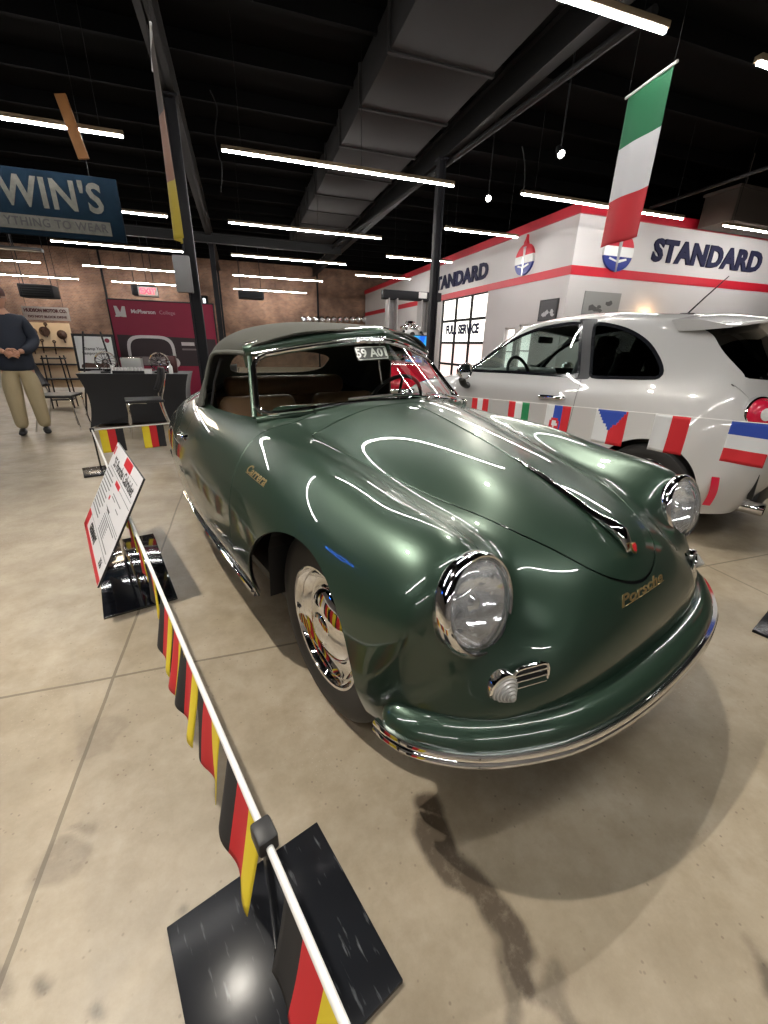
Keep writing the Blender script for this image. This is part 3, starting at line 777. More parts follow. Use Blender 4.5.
bm = bmesh.new(); add_box(bm, (2.5, 8.5, ZC+.06), (33, 33, .12)); struct('ceiling', bm, M['ceiling'])
bm = bmesh.new(); add_box(bm, (2.5, YB+.15, ZC/2), (33, .3, ZC)); struct('wall_back', bm, M['brick'])
bm = bmesh.new(); add_box(bm, (-13.15, 8.5, ZC/2), (.3, 33, ZC)); struct('wall_left', bm, mat('left_wall_paint', (.30, .27, .23), .7))
bm = bmesh.new(); add_box(bm, (18.15, 8.5, ZC/2), (.3, 33, ZC)); struct('wall_right', bm, mat('right_wall_paint', (.30, .28, .26), .7))
bm = bmesh.new(); add_box(bm, (2.5, -7.15, ZC/2), (33, .3, ZC)); struct('wall_front', bm, mat('front_wall_paint', (.26, .24, .22), .7))
# joists of the black deck
for k, y in enumerate(np.arange(-5.5, 23.8, 1.22)):
    bm = bmesh.new(); add_box(bm, (2.5, y, ZC-.11), (30.5, .07, .21)); struct('ceiling_joist', bm, M['ceiling'])
def beam(a, b, w, h, m, name):
    bm = bmesh.new(); a, b = Vector(a), Vector(b); d = b-a; l = d.length; R = Matrix.Rotation(math.atan2(d.y, d.x), 3, 'Z')
    for dz, ww, hh in ((h/2-.012, w, .024), (-h/2+.012, w, .024), (0, .02, h)): add_box(bm, (a+b)/2+Vector((0, 0, dz)), (l, ww, hh), rot=R)
    return struct(name, bm, m)
beam((-.60, -6, 4.55), (-.60, 23.8, 4.55), .18, .45, M['steel_grey'], 'ceiling_beam')
beam((3.88, -6, 4.55), (3.88, 23.8, 4.55), .16, .40, M['steel_grey'], 'ceiling_beam')
beam((-8, 16.4, 4.25), (3.7, 16.4, 4.25), .14, .28, M['steel_grey'], 'ceiling_beam')
def column(x, y, w, z1=4.5):
    bm = bmesh.new()
    for c, s in (((x-w/2+.012, y, z1/2), (.024, w, z1)), ((x+w/2-.012, y, z1/2), (.024, w, z1)), ((x, y, z1/2), (w-.03, .022, z1)), ((x, y, .012), (w*1.9, w*1.9, .024)), ((x, y, z1-.012), (w*1.4, w*1.4, .024))): add_box(bm, c, s)
    return struct('column', bm, M['steel_dark'])
column(-.60, 8.0, .17, 4.32); column(3.79, 8.5, .14, 4.34)
column(-.60, 17.6, .17, 4.32)
# big duct under the deck, with flange seams
bm = bmesh.new()
for k in range(11):
    y0 = 2.2+k*1.32; add_box(bm, (2.68, y0+.66, 4.62), (1.36, 1.30, .46), bevel=.01); add_box(bm, (2.68, y0+1.32, 4.62), (1.42, .05, .50))
o = struct('air_duct', bm, M['duct']); o['kind'] = 'thing'; tag(o, 'large rectangular grey air duct running under the black ceiling', 'duct')
bm = bmesh.new(); add_box(bm, (11.2, 7.55, 3.96), (3.2, .7, .56), bevel=.02); add_box(bm, (11.2, 7.55, 4.26), (3.25, .75, .05)); add_tube(bm, [(10.2, 7.55, 4.2), (10.2, 7.55, 4.95)], .01, 6); add_tube(bm, [(12.2, 7.55, 4.2), (12.2, 7.55, 4.95)], .01, 6)
tag(obj('air_duct', bm, mat('brown_duct', (.07, .055, .045), .6)), 'brown boxed duct hanging in front of the white station wall', 'duct')
bm = bmesh.new(); a, b = at_z(330, 250, 4.3), at_z(655, 10, 4.3); add_tube(bm, [a, b], .05, 10); tag(obj('ceiling_pipe', bm, M['steel_grey']), 'long thin grey pipe slanting under the ceiling beside the grey duct', 'pipe')
bm = bmesh.new(); a, b = at_z(650, 208, 3.95), at_z(790, 160, 3.95); add_tube(bm, [a, b], .03, 8); tag(obj('ceiling_pipe', bm, M['steel_grey']), 'thin pipe above the boxed brown duct at right', 'pipe')

# ---- hanging strip lights
def strip(x0, x1, y, z, label):
    e = empty('strip_light', ((x0+x1)/2, y, z), 0, label, 'ceiling light', 'hanging LED strip lights'); l = x1-x0
    t = bmesh.new(); add_box(t, (0, 0, .045), (l, .07, .045), bevel=.006); obj('housing', t, strip_m, e)
    t = bmesh.new(); add_box(t, (0, 0, .012), (l-.02, .032, .020), bevel=.006); obj('diffuser', t, M['tube'], e)
    for s in (-l/2+.25, .12*l/2 if x0 == .02 else l/2-.25):
        t = bmesh.new(); add_tube(t, [(s, 0, .065), (s, 0, 4.9-z)], .004, 6); obj('hanger_wire', t, M['steel_grey'], e)
    return e
strip_m = mat('strip_housing', (.20, .15, .09), .5)
ROWS = [3.5, 7.1, 10.8, 14.45, 18.5, 23.0]
names = ['first', 'second', 'third', 'fourth', 'fifth', 'last']
for k, y in enumerate(ROWS): strip(.02, 3.40, y, 3.5, 'strip light in the %s row from the camera, hung under the grey duct' % names[k])
for k, (x0, x1, y) in enumerate([(-4.4, -1.11, 3.5), (-4.4, -1.11, 7.15), (-4.4, -1.13, 10.85), (-4.4, -1.15, 14.6), (-4.86, -1.97, 18.7), (-5.03, -2.49, 23.1)]):
    strip(x0, x1, y, 3.5, 'strip light left of the dark column in the %s row from the camera' % names[k])
strip(-9.6, -6.1, 18.8, 3.5, 'short visible strip light at the far left edge, above the wall board')
strip(-9.6, -6.24, 23.0, 3.5, 'lowest strip light at far left, above the capped man')
for k, (x0, x1, y, s) in enumerate([(4.44, 7.8, 3.5, 'strip light cut by the right edge above the Italian flag'), (4.55, 8.1, 7.0, 'strip light passing behind the Italian flag'), (9.16, 12.5, 7.0, 'strip light under the boxed brown duct at right'),
        (4.35, 6.16, 9.4, 'strip light ending at the white station corner, left of the round torch sign'), (4.15, 6.19, 12.7, 'strip light crossing behind the right dark column'), (4.18, 6.3, 16.3, 'farthest strip light beside the station wall, above the car lift')]):
    strip(x0, x1, y, 3.5, s)
for x0, x1 in ((-4.4, -1.1), (.02, 3.4)):
    for y in (-.1, -3.7): strip(x0, x1, y, 3.5, 'strip light hung over the open floor behind the camera')

# ---- track spot lamps
def spot(p, aim, label, power=0, ang=50, blend=.35, col=(1, .93, .82)):
    p = Vector(p); d = (Vector(aim)-p).normalized(); e = empty('spot_lamp', p, 0, label, 'spot lamp', 'track spot lamps')
    t = bmesh.new(); Mx = axis_matrix((0, 0, 0), d); add_lathe(t, [(0, -.10), (.035, -.10), (.045, -.06), (.052, .06), (.046, .06), (.040, .02), (0, .015)], 24, Mx); obj('lamp_head', t, M['black'], e)
    t = bmesh.new(); add_lathe(t, [(0, .022), (.038, .022), (.038, .03), (0, .034)], 24, Mx); obj('bulb', t, bulb_m, e)
    t = bmesh.new(); add_tube(t, [(0, 0, .04), (0, 0, 4.9-p.z)], .010, 8); obj('stem', t, M['black'], e)
    if power:
        l = bpy.data.lights.new('spot_beam', 'SPOT'); l.energy = power; l.spot_size = math.radians(ang); l.spot_blend = blend; l.shadow_soft_size = .035; l.color = col
        o = bpy.data.objects.new('spot_beam', l); link(o, e); o.location = d*.06; o.rotation_euler = d.to_track_quat('-Z', 'Y').to_euler()
bulb_m = mat('lit_bulb', (1, 1, 1), .5, emis=(1, .97, .9), estr=60)
spot((4.33, 7.65, 3.6), (2.4, 3.4, 1.6), 'black track spot lamp glowing just right of the right dark column', 25, 50)
spot((4.24, 5.73, 3.6), (3.6, 2.6, .6), 'black track spot left of the Italian flag, shining at the camera', 150, 70)
spot((-1.0, 1.6, 3.35), (-.35, 1.75, 0), 'black track spot over the tilted sign board, out of view', 330, 95, .6)
spot((1.85, 2.3, 3.45), (1.0, 1.1, .3), 'black track spot above the front of the green car, out of view', 170, 85, .6)
# ------------------------------------------------------------------ white filling-station front
SX, SY = 6.68, 8.1; ZT = 3.86
def wall_holes(name, axis, c, a0, a1, z1, holes, th=.2):
    """wall in the plane axis = c from a0 to a1 with rectangular holes (b0, b1, z0, z1)."""
    bm = bmesh.new(); cuts = sorted(set([a0, a1]+[h[0] for h in holes]+[h[1] for h in holes]))
    for p, q in zip(cuts[:-1], cuts[1:]):
        zs = [(0, z1)]
        for h in holes:
            if h[0] <= p+1e-6 and q <= h[1]+1e-6:
                nz = []
                for a, b in zs:
                    if h[2] > a: nz.append((a, min(b, h[2])))
                    if h[3] < b: nz.append((max(a, h[3]), b))
                zs = nz
        for a, b in zs:
            if axis == 'x': add_box(bm, (c+th/2, (p+q)/2, (a+b)/2), (th, q-p, b-a))
            else: add_box(bm, ((p+q)/2, c+th/2, (a+b)/2), (q-p, th, b-a))
    return struct(name, bm, M['plaster'])
GD = (11.30, 14.28, 0.0, 2.67); W1 = (9.82, 10.28, .55, 1.70); W2 = (9.12, 9.66, .55, 1.76)
wall_holes('wall_station_side', 'x', SX, SY, 23.9, ZT, [GD, W1, W2])
wall_holes('wall_station_front', 'y', SY, SX+.2, 17.9, ZT, [])
def band_trim(name, z0, z1, d):
    bm = bmesh.new(); add_box(bm, (SX-d/2, (SY+23.9)/2-d/2, (z0+z1)/2), (d, 23.9-SY+d, z1-z0)); add_box(bm, ((SX+17.9)/2, SY-d/2, (z0+z1)/2), (17.9-SX, d, z1-z0))
    o = struct(name, bm, M['stripe_red'])
band_trim('trim_1', 2.66, 2.83, .012); band_trim('trim_2', 3.72, 3.90, .05)
bm = bmesh.new(); add_box(bm, (12.4, 16.0, ZT-.04), (11.2, 15.6, .06)); struct('ceiling_station', bm, M['plaster'])
# garage door: frame and lit panes
lit = mat('lit_pane_white', (.9, .88, .85), .4, emis=(1, .97, .90), estr=1.5)
lit2 = mat('lit_pane_pink', (.9, .80, .78), .4, emis=(1, .80, .74), estr=1.0)
gd = empty('window_1', (SX+.08, (GD[0]+GD[1])/2, 0)); gd['kind'] = 'structure'
ny, nz = 3, 4; w = (GD[1]-GD[0]); h = GD[3]
t = bmesh.new()
for k in range(ny+1): add_box(t, (0, -w/2+w*k/ny, h/2), (.06, .07, h))
for k in range(nz+1): add_box(t, (0, 0, h*k/nz), (.055, w, .07))
obj('door_grid', t, M['steel_grey'], gd)
for zz, m in ((0, lit2), (1, lit2), (2, lit), (3, lit)):
    t = bmesh.new(); add_box(t, (.03, 0, h*(zz+.5)/nz), (.012, w-.04, h/nz-.05)); obj('pane', t, m, gd)
Mside = lambda y, z, d=.0: Matrix(((0, 0, -1, SX-d), (-1, 0, 0, y), (0, 1, 0, z), (0, 0, 0, 1)))   # text plane facing -x, reading towards -y
Mfront = lambda x, z, d=.0: Matrix(((1, 0, 0, x), (0, 0, -1, SY-d), (0, 1, 0, z), (0, 0, 0, 1)))
t = bmesh.new(); add_text(t, 'FULL SERVICE', Matrix.Translation((-.03, 0, 1.72)) @ Matrix(((0,0,-1,0),(-1,0,0,0),(0,1,0,0),(0,0,0,1))), .36, .002, bold=.02, spacing=1.0); obj('door_lettering', t, M['navy'], gd, smooth=False)
for n, W in (('window_2', W1), ('window_3', W2)):
    e = empty(n, (SX+.08, (W[0]+W[1])/2, (W[2]+W[3])/2)); e['kind'] = 'structure'; w_, h_ = W[1]-W[0], W[3]-W[2]
    t = bmesh.new()
    for s in (-1, 1): add_box(t, (0, s*(w_/2-.02), 0), (.06, .04, h_)); add_box(t, (0, 0, s*(h_/2-.02)), (.06, w_, .04))
    add_box(t, (0, 0, 0), (.05, w_, .03)); obj('window_frame', t, M['plaster'], e)
    t = bmesh.new(); add_box(t, (.03, 0, 0), (.012, w_-.04, h_-.04)); obj('pane', t, lit, e)
# lettering
def raised(s, Mx, size, label, wide):
    tb = text_bm(s, size, .015, bold=size*.045, spacing=1.06)
    for v in tb.verts: v.co.x *= wide
    bm = bmesh.new(); merge(bm, tb, Mx @ Matrix.Translation((0, 0, .016)))
    return tag(obj('wall_lettering', bm, M['navy'], smooth=False), label, 'sign')
raised('STANDARD', Mside(13.25, 3.17), .53, 'raised navy STANDARD lettering on the long side wall above the glazed garage door', 1.27)
raised('STANDARD', Mfront(10.45, 3.24), .56, 'raised navy STANDARD lettering on the front wall above the white car roof', 1.12)
def torch_sign(Mx, r, label):
    e = empty('torch_sign', (0, 0, 0), 0, label, 'sign'); e.matrix_world = Mx
    def sector(z0, z1, n=24):
        p = []
        for k in range(n+1): zz = z0+(z1-z0)*k/n; p.append((math.sqrt(max(0, 1-zz*zz)), zz))
        return [(x*r*1.08, z*r) for x, z in p]+[(-x*r*1.08, z*r) for x, z in reversed(p)]
    for nm, z0, z1, m in (('red_cap', .26, .999, M['stripe_red']), ('white_band', -.24, .26, M['white']), ('blue_base', -.999, -.24, M['navy_blue'])):
        t = bmesh.new(); add_prism(t, sector(z0, z1), .05); obj(nm, t, m, e)
    t = bmesh.new(); add_prism(t, [(-r*.62, -r*.30), (-r*.1, -r*.44), (r*.62, -r*.30), (r*.66, -r*.40), (r*.1, -r*.56), (-r*.66, -r*.40)], .056); obj('wing_stripe', t, M['white'], e)
    t = bmesh.new(); add_prism(t, [(-.05*r, -r*1.02), (.05*r, -r*1.02), (.12*r, r*.70), (.17*r, r*.80), (-.17*r, r*.80), (-.12*r, r*.70)], .062); obj('torch', t, M['steel'], e)
    t = bmesh.new(); add_prism(t, [(-.15*r, r*.82), (.13*r, r*.82), (.22*r, r*1.02), (.10*r, r*1.20), (.06*r, r*1.55), (-.06*r, r*1.25), (-.20*r, r*1.08)], .06); obj('flame', t, M['stripe_red'], e)
M['navy_blue'] = mat('sign_blue', (.015, .03, .22), .4)
torch_sign(Mside(9.75, 3.17), .33, 'round red white and blue torch sign on the long side wall, beside the corner')
torch_sign(Mfront(7.78, 3.14), .36, 'round red white and blue torch sign on the front wall below the Italian flag')
# pictures
def picture(Mx, w, h, label, dark, light, fm=None):
    e = empty('framed_picture', (0, 0, 0), 0, label, 'picture'); e.matrix_world = Mx
    t = bmesh.new(); add_prism(t, [(-w/2, -h/2), (w/2, -h/2), (w/2, h/2), (-w/2, h/2)], .025); obj('frame', t, fm or M['black'], e)
    t = bmesh.new(); add_box(t, (0, 0, .0265), (w*.86, h*.86, .003)); obj('photo_print', t, dark, e)
    t = bmesh.new()
    for k in range(5):
        a = random.uniform(-.3, .3)*w; b = random.uniform(-.25, .25)*h; add_prism(t, [(a+random.uniform(.05, .14)*w*math.cos(2*PI*q/9), b+random.uniform(.05, .14)*h*math.sin(2*PI*q/9)) for q in range(9)], .002, Matrix.Translation((0, 0, .0275+.0004*k)))
    obj('print_shapes', t, light, e)
ph_d = mat('photo_dark', (.04, .04, .045), .4); ph_l = mat('photo_light', (.45, .45, .46), .4); ph_m = mat('photo_mid', (.30, .30, .29), .5); ph_k = mat('photo_deep', (.09, .09, .09), .5)
picture(Mside(8.62, 2.02), .62, .44, 'small dark framed photograph on the long side wall near the corner', ph_d, ph_l)
picture(Mfront(7.62, 2.12), .98, .52, 'grey photograph panel on the front wall right of the corner', ph_m, ph_k, ph_m)
# wall lamp that warms the front wall
e = empty('wall_lamp', (8.9, SY-.10, 1.75), 0, 'small brass wall lamp glowing on the front wall behind the white car', 'lamp')
t = bmesh.new(); add_lathe(t, [(.03, 0), (.09, .10), (.085, .10), (.028, .005)], 20); obj('shade', t, mat('brass', (.6, .42, .2), .3, 1), e)
t = bmesh.new(); add_box(t, (0, .055, .0), (.05, .09, .05), bevel=.01); obj('bracket', t, M['black'], e)
l = bpy.data.lights.new('lamp_glow', 'POINT'); l.energy = 16; l.color = (1, .62, .32); l.shadow_soft_size = .04; o = bpy.data.objects.new('lamp_glow', l); link(o, e); o.location = (0, 0, .12)

# ------------------------------------------------------------------ back of the hall
e = empty('window_4', at_y(208, 330, YB-.05)); e['kind'] = 'structure'
a = at_y(206, 303, YB); b = at_y(213, 345, YB); w_ = abs(b.x-a.x)+.05
t = bmesh.new(); add_box(t, (0, .0, -.4), (w_, .03, 3.6)); obj('pane', t, mat('daylit_pane', (.9, .9, .95), .4, emis=(.85, .93, 1), estr=2.2), e)
t = bmesh.new()
for s in (-1, 1): add_box(t, (s*(w_/2+.05), -.02, -.4), (.12, .08, 3.8))
add_box(t, (0, -.02, 1.46), (w_+.2, .08, .12)); obj('window_frame', t, M['steel_grey'], e)
def pipe_on_wall(px, label):
    p = at_y(px, 300, YB-.12); bm = bmesh.new(); add_tube(bm, [(p.x, YB-.05, 0), (p.x, YB-.05, ZC)], .045, 10); tag(obj('downpipe', bm, M['steel_dark']), label, 'pipe')
pipe_on_wall(221, 'dark downpipe on the brick wall right of the bright window'); pipe_on_wall(318, 'dark downpipe on the brick wall above the canvas top')
pipe_on_wall(107, 'dark downpipe on the brick wall left of the maroon banner')
def unit(x0, y0, x1, y1, y, label):
    a, b = at_y(x0, y0, y), at_y(x1, y1, y); e = empty('heater_unit', ((a.x+b.x)/2, y, (a.z+b.z)/2), 0, label, 'heater'); w_, h_ = abs(b.x-a.x), abs(a.z-b.z)
    t = bmesh.new(); add_box(t, (0, 0, 0), (w_, .6, h_), bevel=.03); obj('casing', t, M['steel_dark'], e)
    t = bmesh.new()
    for k in range(5): add_box(t, (0, -.305, -h_*.35+h_*.7*k/4), (w_*.85, .02, h_*.08), rot=(.5, 0, 0))
    obj('louvres', t, M['steel_grey'], e)
    t = bmesh.new()
    for s in (-1, 1): add_tube(t, [(s*w_*.4, 0, h_/2), (s*w_*.4, 0, 4.95-(a.z+b.z)/2)], .015, 6)
    obj('hanger', t, M['steel_dark'], e)
unit(20, 284, 58, 299, 19.5, 'dark heater unit hanging before the brick wall, above the pale wall board'); unit(238, 291, 264, 300, 20, 'dark heater unit hanging before the brick wall, right of the window')
unit(132, 285, 158, 297, 19.5, 'dark heater unit behind the red exit sign')
# exit sign
p = at_y(148, 291.5, 18.2); e = empty('exit_sign', p, 0, 'red glowing EXIT sign hanging above the maroon banner', 'sign')
t = bmesh.new(); add_box(t, (0, 0, 0), (.62, .06, .30), bevel=.01); obj('sign_case', t, M['white'], e)
t = bmesh.new(); add_text(t, 'EXIT', axis_matrix((0, -.032, 0), (0, -1, 0), (1, 0, 0)), .24, .003, bold=.006); obj('exit_letters', t, mat('exit_red', (.8, .02, .03), .4, emis=(1, .04, .06), estr=6), e, smooth=False)
t = bmesh.new(); add_tube(t, [(0, 0, .15), (0, 0, 4.95-p.z)], .012, 6); obj('hanger', t, M['steel_dark'], e)
# row of bright round covers on the brick wall
cover_me = None
for k in range(11):
    p = at_y(304+k*6.0, 319.5, YB-.12)
    if cover_me is None:
        t = bmesh.new(); add_tube(t, [(0, 0, 0), (0, .12, 0)], .02, 8); add_lathe(t, [(0, .06), (.05, .06), (.06, .03), (.10, .045), (.145, .02), (.15, 0), (0, 0)], 20, axis_matrix((0, 0, 0), (0, -1, 0)))
        o = obj('wheel_cover', t, M['chrome']); cover_me = o
    else:
        o = cover_me.copy(); COL.objects.link(o)
    o.location = p; tag(o, 'bright round wheel cover in the row on the brick wall above the canvas top', 'wheel cover', 'wheel covers on the brick wall')

# car lift with engine
lift = empty('car_lift', (5.0, 13, 0), 0, 'tall grey two-post car lift in front of the station side wall', 'car lift')
M['lift_grey'] = mat('lift_grey', (.42, .41, .40), .5, var=(3, .15))
for x in (4.45, 5.50):
    t = bmesh.new(); add_box(t, (x-5.0-.13, 0, 1.25), (.03, .36, 2.5)); add_box(t, (x-5.0+.13, 0, 1.25), (.03, .36, 2.5)); add_box(t, (x-5.0, .14, 1.25), (.26, .03, 2.5)); add_box(t, (x-5.0, 0, .015), (.55, .6, .03)); add_box(t, (x-5.0, -.03, 1.35), (.20, .22, .5), bevel=.01)
    obj('post', t, M['lift_grey'], lift)
t = bmesh.new(); add_box(t, (0.08, 0, 2.60), (1.85, .30, .24), bevel=.02); obj('crossbeam', t, M['steel_dark'], lift)
t = bmesh.new(); add_box(t, (.38, -.16, 2.62), (.26, .01, .16)); obj('warning_plate', t, M['white'], lift)
for s in (-1, 1):
    t = bmesh.new(); add_box(t, (s*.33, -.25, 1.36), (.06, .7, .07), rot=(0, 0, s*.5)); obj('lift_arm', t, M['steel_dark'], lift)
eng = empty('engine', (4.98, 12.75, 1.40), 0, 'silver car engine raised on the grey lift', 'engine')
t = bmesh.new(); add_box(t, (0, 0, .14), (.50, .36, .26), bevel=.03); obj('engine_block', t, M['steel'], eng)
for s in (-1, 1):
    t = bmesh.new(); add_box(t, (s*.16, 0, .32), (.18, .42, .14), rot=(0, s*.5, 0), bevel=.03); obj('valve_cover', t, M['chrome'], eng)
    t = bmesh.new(); add_tube(t, curve3([(s*.26, -.2, .22), (s*.34, -.22, .10), (s*.30, -.2, -.04)], 5), .035, 10); obj('exhaust_pipe', t, M['steel_dark'], eng)
t = bmesh.new(); add_lathe(t, [(0, .40), (.15, .40), (.16, .44), (.13, .50), (0, .51)], 24); obj('air_cleaner', t, M['chrome'], eng)
t = bmesh.new(); add_lathe(t, [(0, 0), (.08, 0), (.08, .03), (0, .03)], 20, axis_matrix((0, -.19, .12), (0, -1, 0))); obj('pulley', t, M['black'], eng)
# television on a stand
a = at_y(407, 335.5, 11.5); b = at_y(431, 357, 11.5); c = (a+b)/2
tv = empty('television', (c.x, 11.5, 0), -.05, 'bright blue lit television on a stand in front of the car lift', 'television'); w_, h_ = abs(b.x-a.x), abs(a.z-b.z)
t = bmesh.new(); add_box(t, (0, 0, c.z), (w_+.05, .05, h_+.05), bevel=.008); obj('casing', t, M['black'], tv)
def screen_mat():
    m = bpy.data.materials.new('tv_screen'); m.use_nodes = True; nt = m.node_tree; b_ = nt.nodes['Principled BSDF']; tc = nt.nodes.new('ShaderNodeTexCoord'); n = nt.nodes.new('ShaderNodeTexNoise'); n.inputs['Scale'].default_value = 5; r = nt.nodes.new('ShaderNodeValToRGB')
    r.color_ramp.elements[0].color = (.0, .12, .75, 1); r.color_ramp.elements[1].color = (.05, .65, 1, 1); r.color_ramp.elements[0].position = .4; r.color_ramp.elements[1].position = .6
    nt.links.new(tc.outputs['Object'], n.inputs['Vector']); nt.links.new(n.outputs[0], r.inputs[0]); nt.links.new(r.outputs[0], b_.inputs['Emission Color']); b_.inputs['Emission Strength'].default_value = 1.1; b_.inputs['Base Color'].default_value = (0, 0, 0, 1); return m
t = bmesh.new(); add_box(t, (0, -.027, c.z), (w_, .006, h_)); obj('screen', t, screen_mat(), tv)
t = bmesh.new(); add_tube(t, [(0, .02, c.z-h_/2), (0, .02, .03)], .03, 10); add_box(t, (0, .02, .015), (.6, .45, .03), bevel=.008); obj('stand', t, M['black'], tv)
# ------------------------------------------------------------------ white hatchback
M['white_paint'] = mat('white_pearl_paint', (.56, .55, .53), .32, coat=1.0, coat_rough=.015)
M['tint'] = glass_mat('tinted_glass', (.07, .08, .08), .10); M['clear_tint'] = glass_mat('pale_tinted_glass', (.62, .70, .67), .09)
M['tail_red'] = mat('tail_lamp_red', (.50, .01, .04), .15, coat=.8, emis=(.6, 0, .03), estr=.15)
M['pillar_grey'] = mat('pillar_grey', (.035, .036, .038), .35)
hb = empty('hatchback_car', (3.322, 2.350, 0), math.radians(111.6), 'white three-door hatchback with dark glass, seen behind the string of small nation flags', 'car')
def hs(x, *yz): return [(x, y, z) for y, z in yz]
low = [(.79,.66),(.805,.43),(.76,.21)]
hnet = [
 [(-.52,0,.22),(-.52,.25,.22),(-.51,.42,.22),(-.505,.50,.22),(-.485,.59,.22),(-.45,.635,.215),(-.40,.68,.21),(-.30,.72,.20),(-.16,.735,.20)],
 [(-.62,0,.46),(-.615,.25,.46),(-.60,.42,.46),(-.585,.51,.46),(-.555,.60,.46),(-.51,.665,.455),(-.44,.735,.43),(-.34,.785,.35),(-.20,.765,.21)],
 [(-.575,0,.74),(-.57,.25,.74),(-.555,.42,.74),(-.54,.52,.735),(-.50,.61,.725),(-.45,.685,.69),(-.37,.755,.58),(-.28,.80,.40),(-.14,.77,.21)],
 [(-.47,0,1.03),(-.46,.25,1.03),(-.42,.41,1.03),(-.37,.52,1.02),(-.32,.63,.975),(-.28,.715,.88),(-.23,.788,.665),(-.15,.812,.425),(-.06,.77,.21)],
 [(-.33,0,1.23),(-.32,.25,1.228),(-.26,.40,1.215),(-.18,.49,1.185),(-.14,.625,1.02),(-.12,.73,.895),(-.10,.795,.67),(-.05,.815,.43),(.02,.765,.21)],
 [(-.16,0,1.405),(-.14,.25,1.40),(-.07,.39,1.378),(.03,.475,1.325),(.05,.645,1.03),(.06,.745,.90),(.07,.802,.67),(.09,.818,.43),(.13,.765,.21)],
 hs(.30,(0,1.465),(.25,1.459),(.405,1.428),(.505,1.350),(.685,1.015),(.775,.895),(.81,.67),(.82,.43),(.765,.208)),
 hs(.65,(0,1.487),(.25,1.481),(.42,1.448),(.525,1.370),(.702,1.005),(.785,.89),(.815,.67),(.82,.43),(.76,.20)),
 hs(1.05,(0,1.468),(.25,1.462),(.42,1.430),(.535,1.345),(.708,.995),(.788,.885),(.815,.67),(.82,.43),(.76,.20)),
 [(1.40,0,1.385),(1.39,.25,1.378),(1.37,.42,1.350),(1.355,.535,1.270),(1.42,.705,.985),(1.42,.786,.875),(1.42,.814,.66),(1.42,.818,.43),(1.42,.76,.20)],
 [(1.74,0,1.18),(1.72,.28,1.17),(1.67,.47,1.145),(1.635,.585,1.09),(1.72,.70,.965),(1.73,.78,.86),(1.73,.812,.66),(1.73,.815,.43),(1.73,.76,.20)],
 [(2.06,0,.985),(2.03,.30,.975),(1.96,.51,.96),(1.93,.62,.945),(1.95,.70,.90),(1.95,.772,.83),(1.95,.81,.66),(1.95,.815,.43),(1.95,.76,.20)],
 [(2.48,0,.885),(2.46,.30,.875),(2.42,.50,.855),(2.40,.60,.835),(2.38,.68,.79),(2.37,.745,.71),(2.36,.79,.58),(2.35,.80,.42),(2.34,.75,.21)],
 [(2.82,0,.73),(2.80,.28,.725),(2.76,.46,.71),(2.73,.55,.69),(2.69,.625,.65),(2.65,.68,.58),(2.60,.73,.49),(2.56,.75,.38),(2.53,.72,.22)],
 [(2.96,0,.46),(2.94,.28,.46),(2.90,.46,.455),(2.86,.55,.45),(2.80,.62,.43),(2.75,.665,.40),(2.69,.70,.36),(2.64,.715,.31),(2.60,.70,.22)],
 [(2.88,0,.22),(2.86,.28,.22),(2.83,.44,.22),(2.80,.52,.22),(2.75,.58,.22),(2.71,.62,.22),(2.67,.65,.22),(2.64,.67,.22),(2.62,.68,.215)],
]
G3, N3 = loft(hnet, 200, 190); c3 = np.array((1.2, 0, .7)); fl3 = ((G3-c3)*N3).sum() < 0
hbody = Surf(G3, N3, fl3)
def harch(cx): return lambda c: (math.hypot(c.x-cx, c.z-.315)-.335) if abs(c.y) > .45 and c.z < .72 and abs(c.x-cx) < .5 else 9.0
for cx in (0, 2.3):
    g = harch(cx); hbody.cut(g); hbody.take(lambda c: g(c) < 0).bm.free()
hgap_shade = hbody.copy().offset(-.016)  # black shell added behind the panels as shade for the joints
def gx(poly, sgn, zmin=.9):
    q = sdf_poly(poly); return lambda c: q(c.x, c.z) if c.y*sgn > .40 and c.z > zmin and -.5 < c.x < 2.1 else 9.0
def rnd(p, n=5): return smooth_closed(p, n)
doorg = rnd([(1.74,1.0),(1.69,1.05),(1.54,1.18),(1.36,1.285),(1.14,1.365),(.90,1.400),(.79,1.400),(.755,1.375),(.635,1.05),(.635,1.01),(.69,.998),(1.2,.995),(1.65,.985)])
quart = rnd([(.66,1.395),(.56,1.388),(.40,1.345),(.25,1.265),(.14,1.16),(.085,1.075),(.095,1.03),(.15,1.018),(.35,1.008),(.50,1.002),(.55,1.02),(.575,1.08),(.665,1.34)])
def shrink(p, d):
    P = [Vector((a, b)) for a, b in p]; n = len(P); out = []
    A = sum(P[i].x*P[(i+1) % n].y-P[(i+1) % n].x*P[i].y for i in range(n)); s = 1 if A > 0 else -1
    for i in range(n):
        t = (P[(i+1) % n]-P[i-1]).normalized(); out.append((P[i].x-t.y*d*s, P[i].y+t.x*d*s))
    return out
hdoor = rnd([(1.83,1.2),(1.80,.95),(1.74,.60),(1.70,.36),(1.66,.27),(1.2,.255),(.75,.26),(.64,.30),(.60,.45),(.575,.7),(.585,.95),(.68,1.2),(.62,1.46),(1.2,1.6),(1.8,1.5)], 4)
hdq = sdf_poly(hdoor)
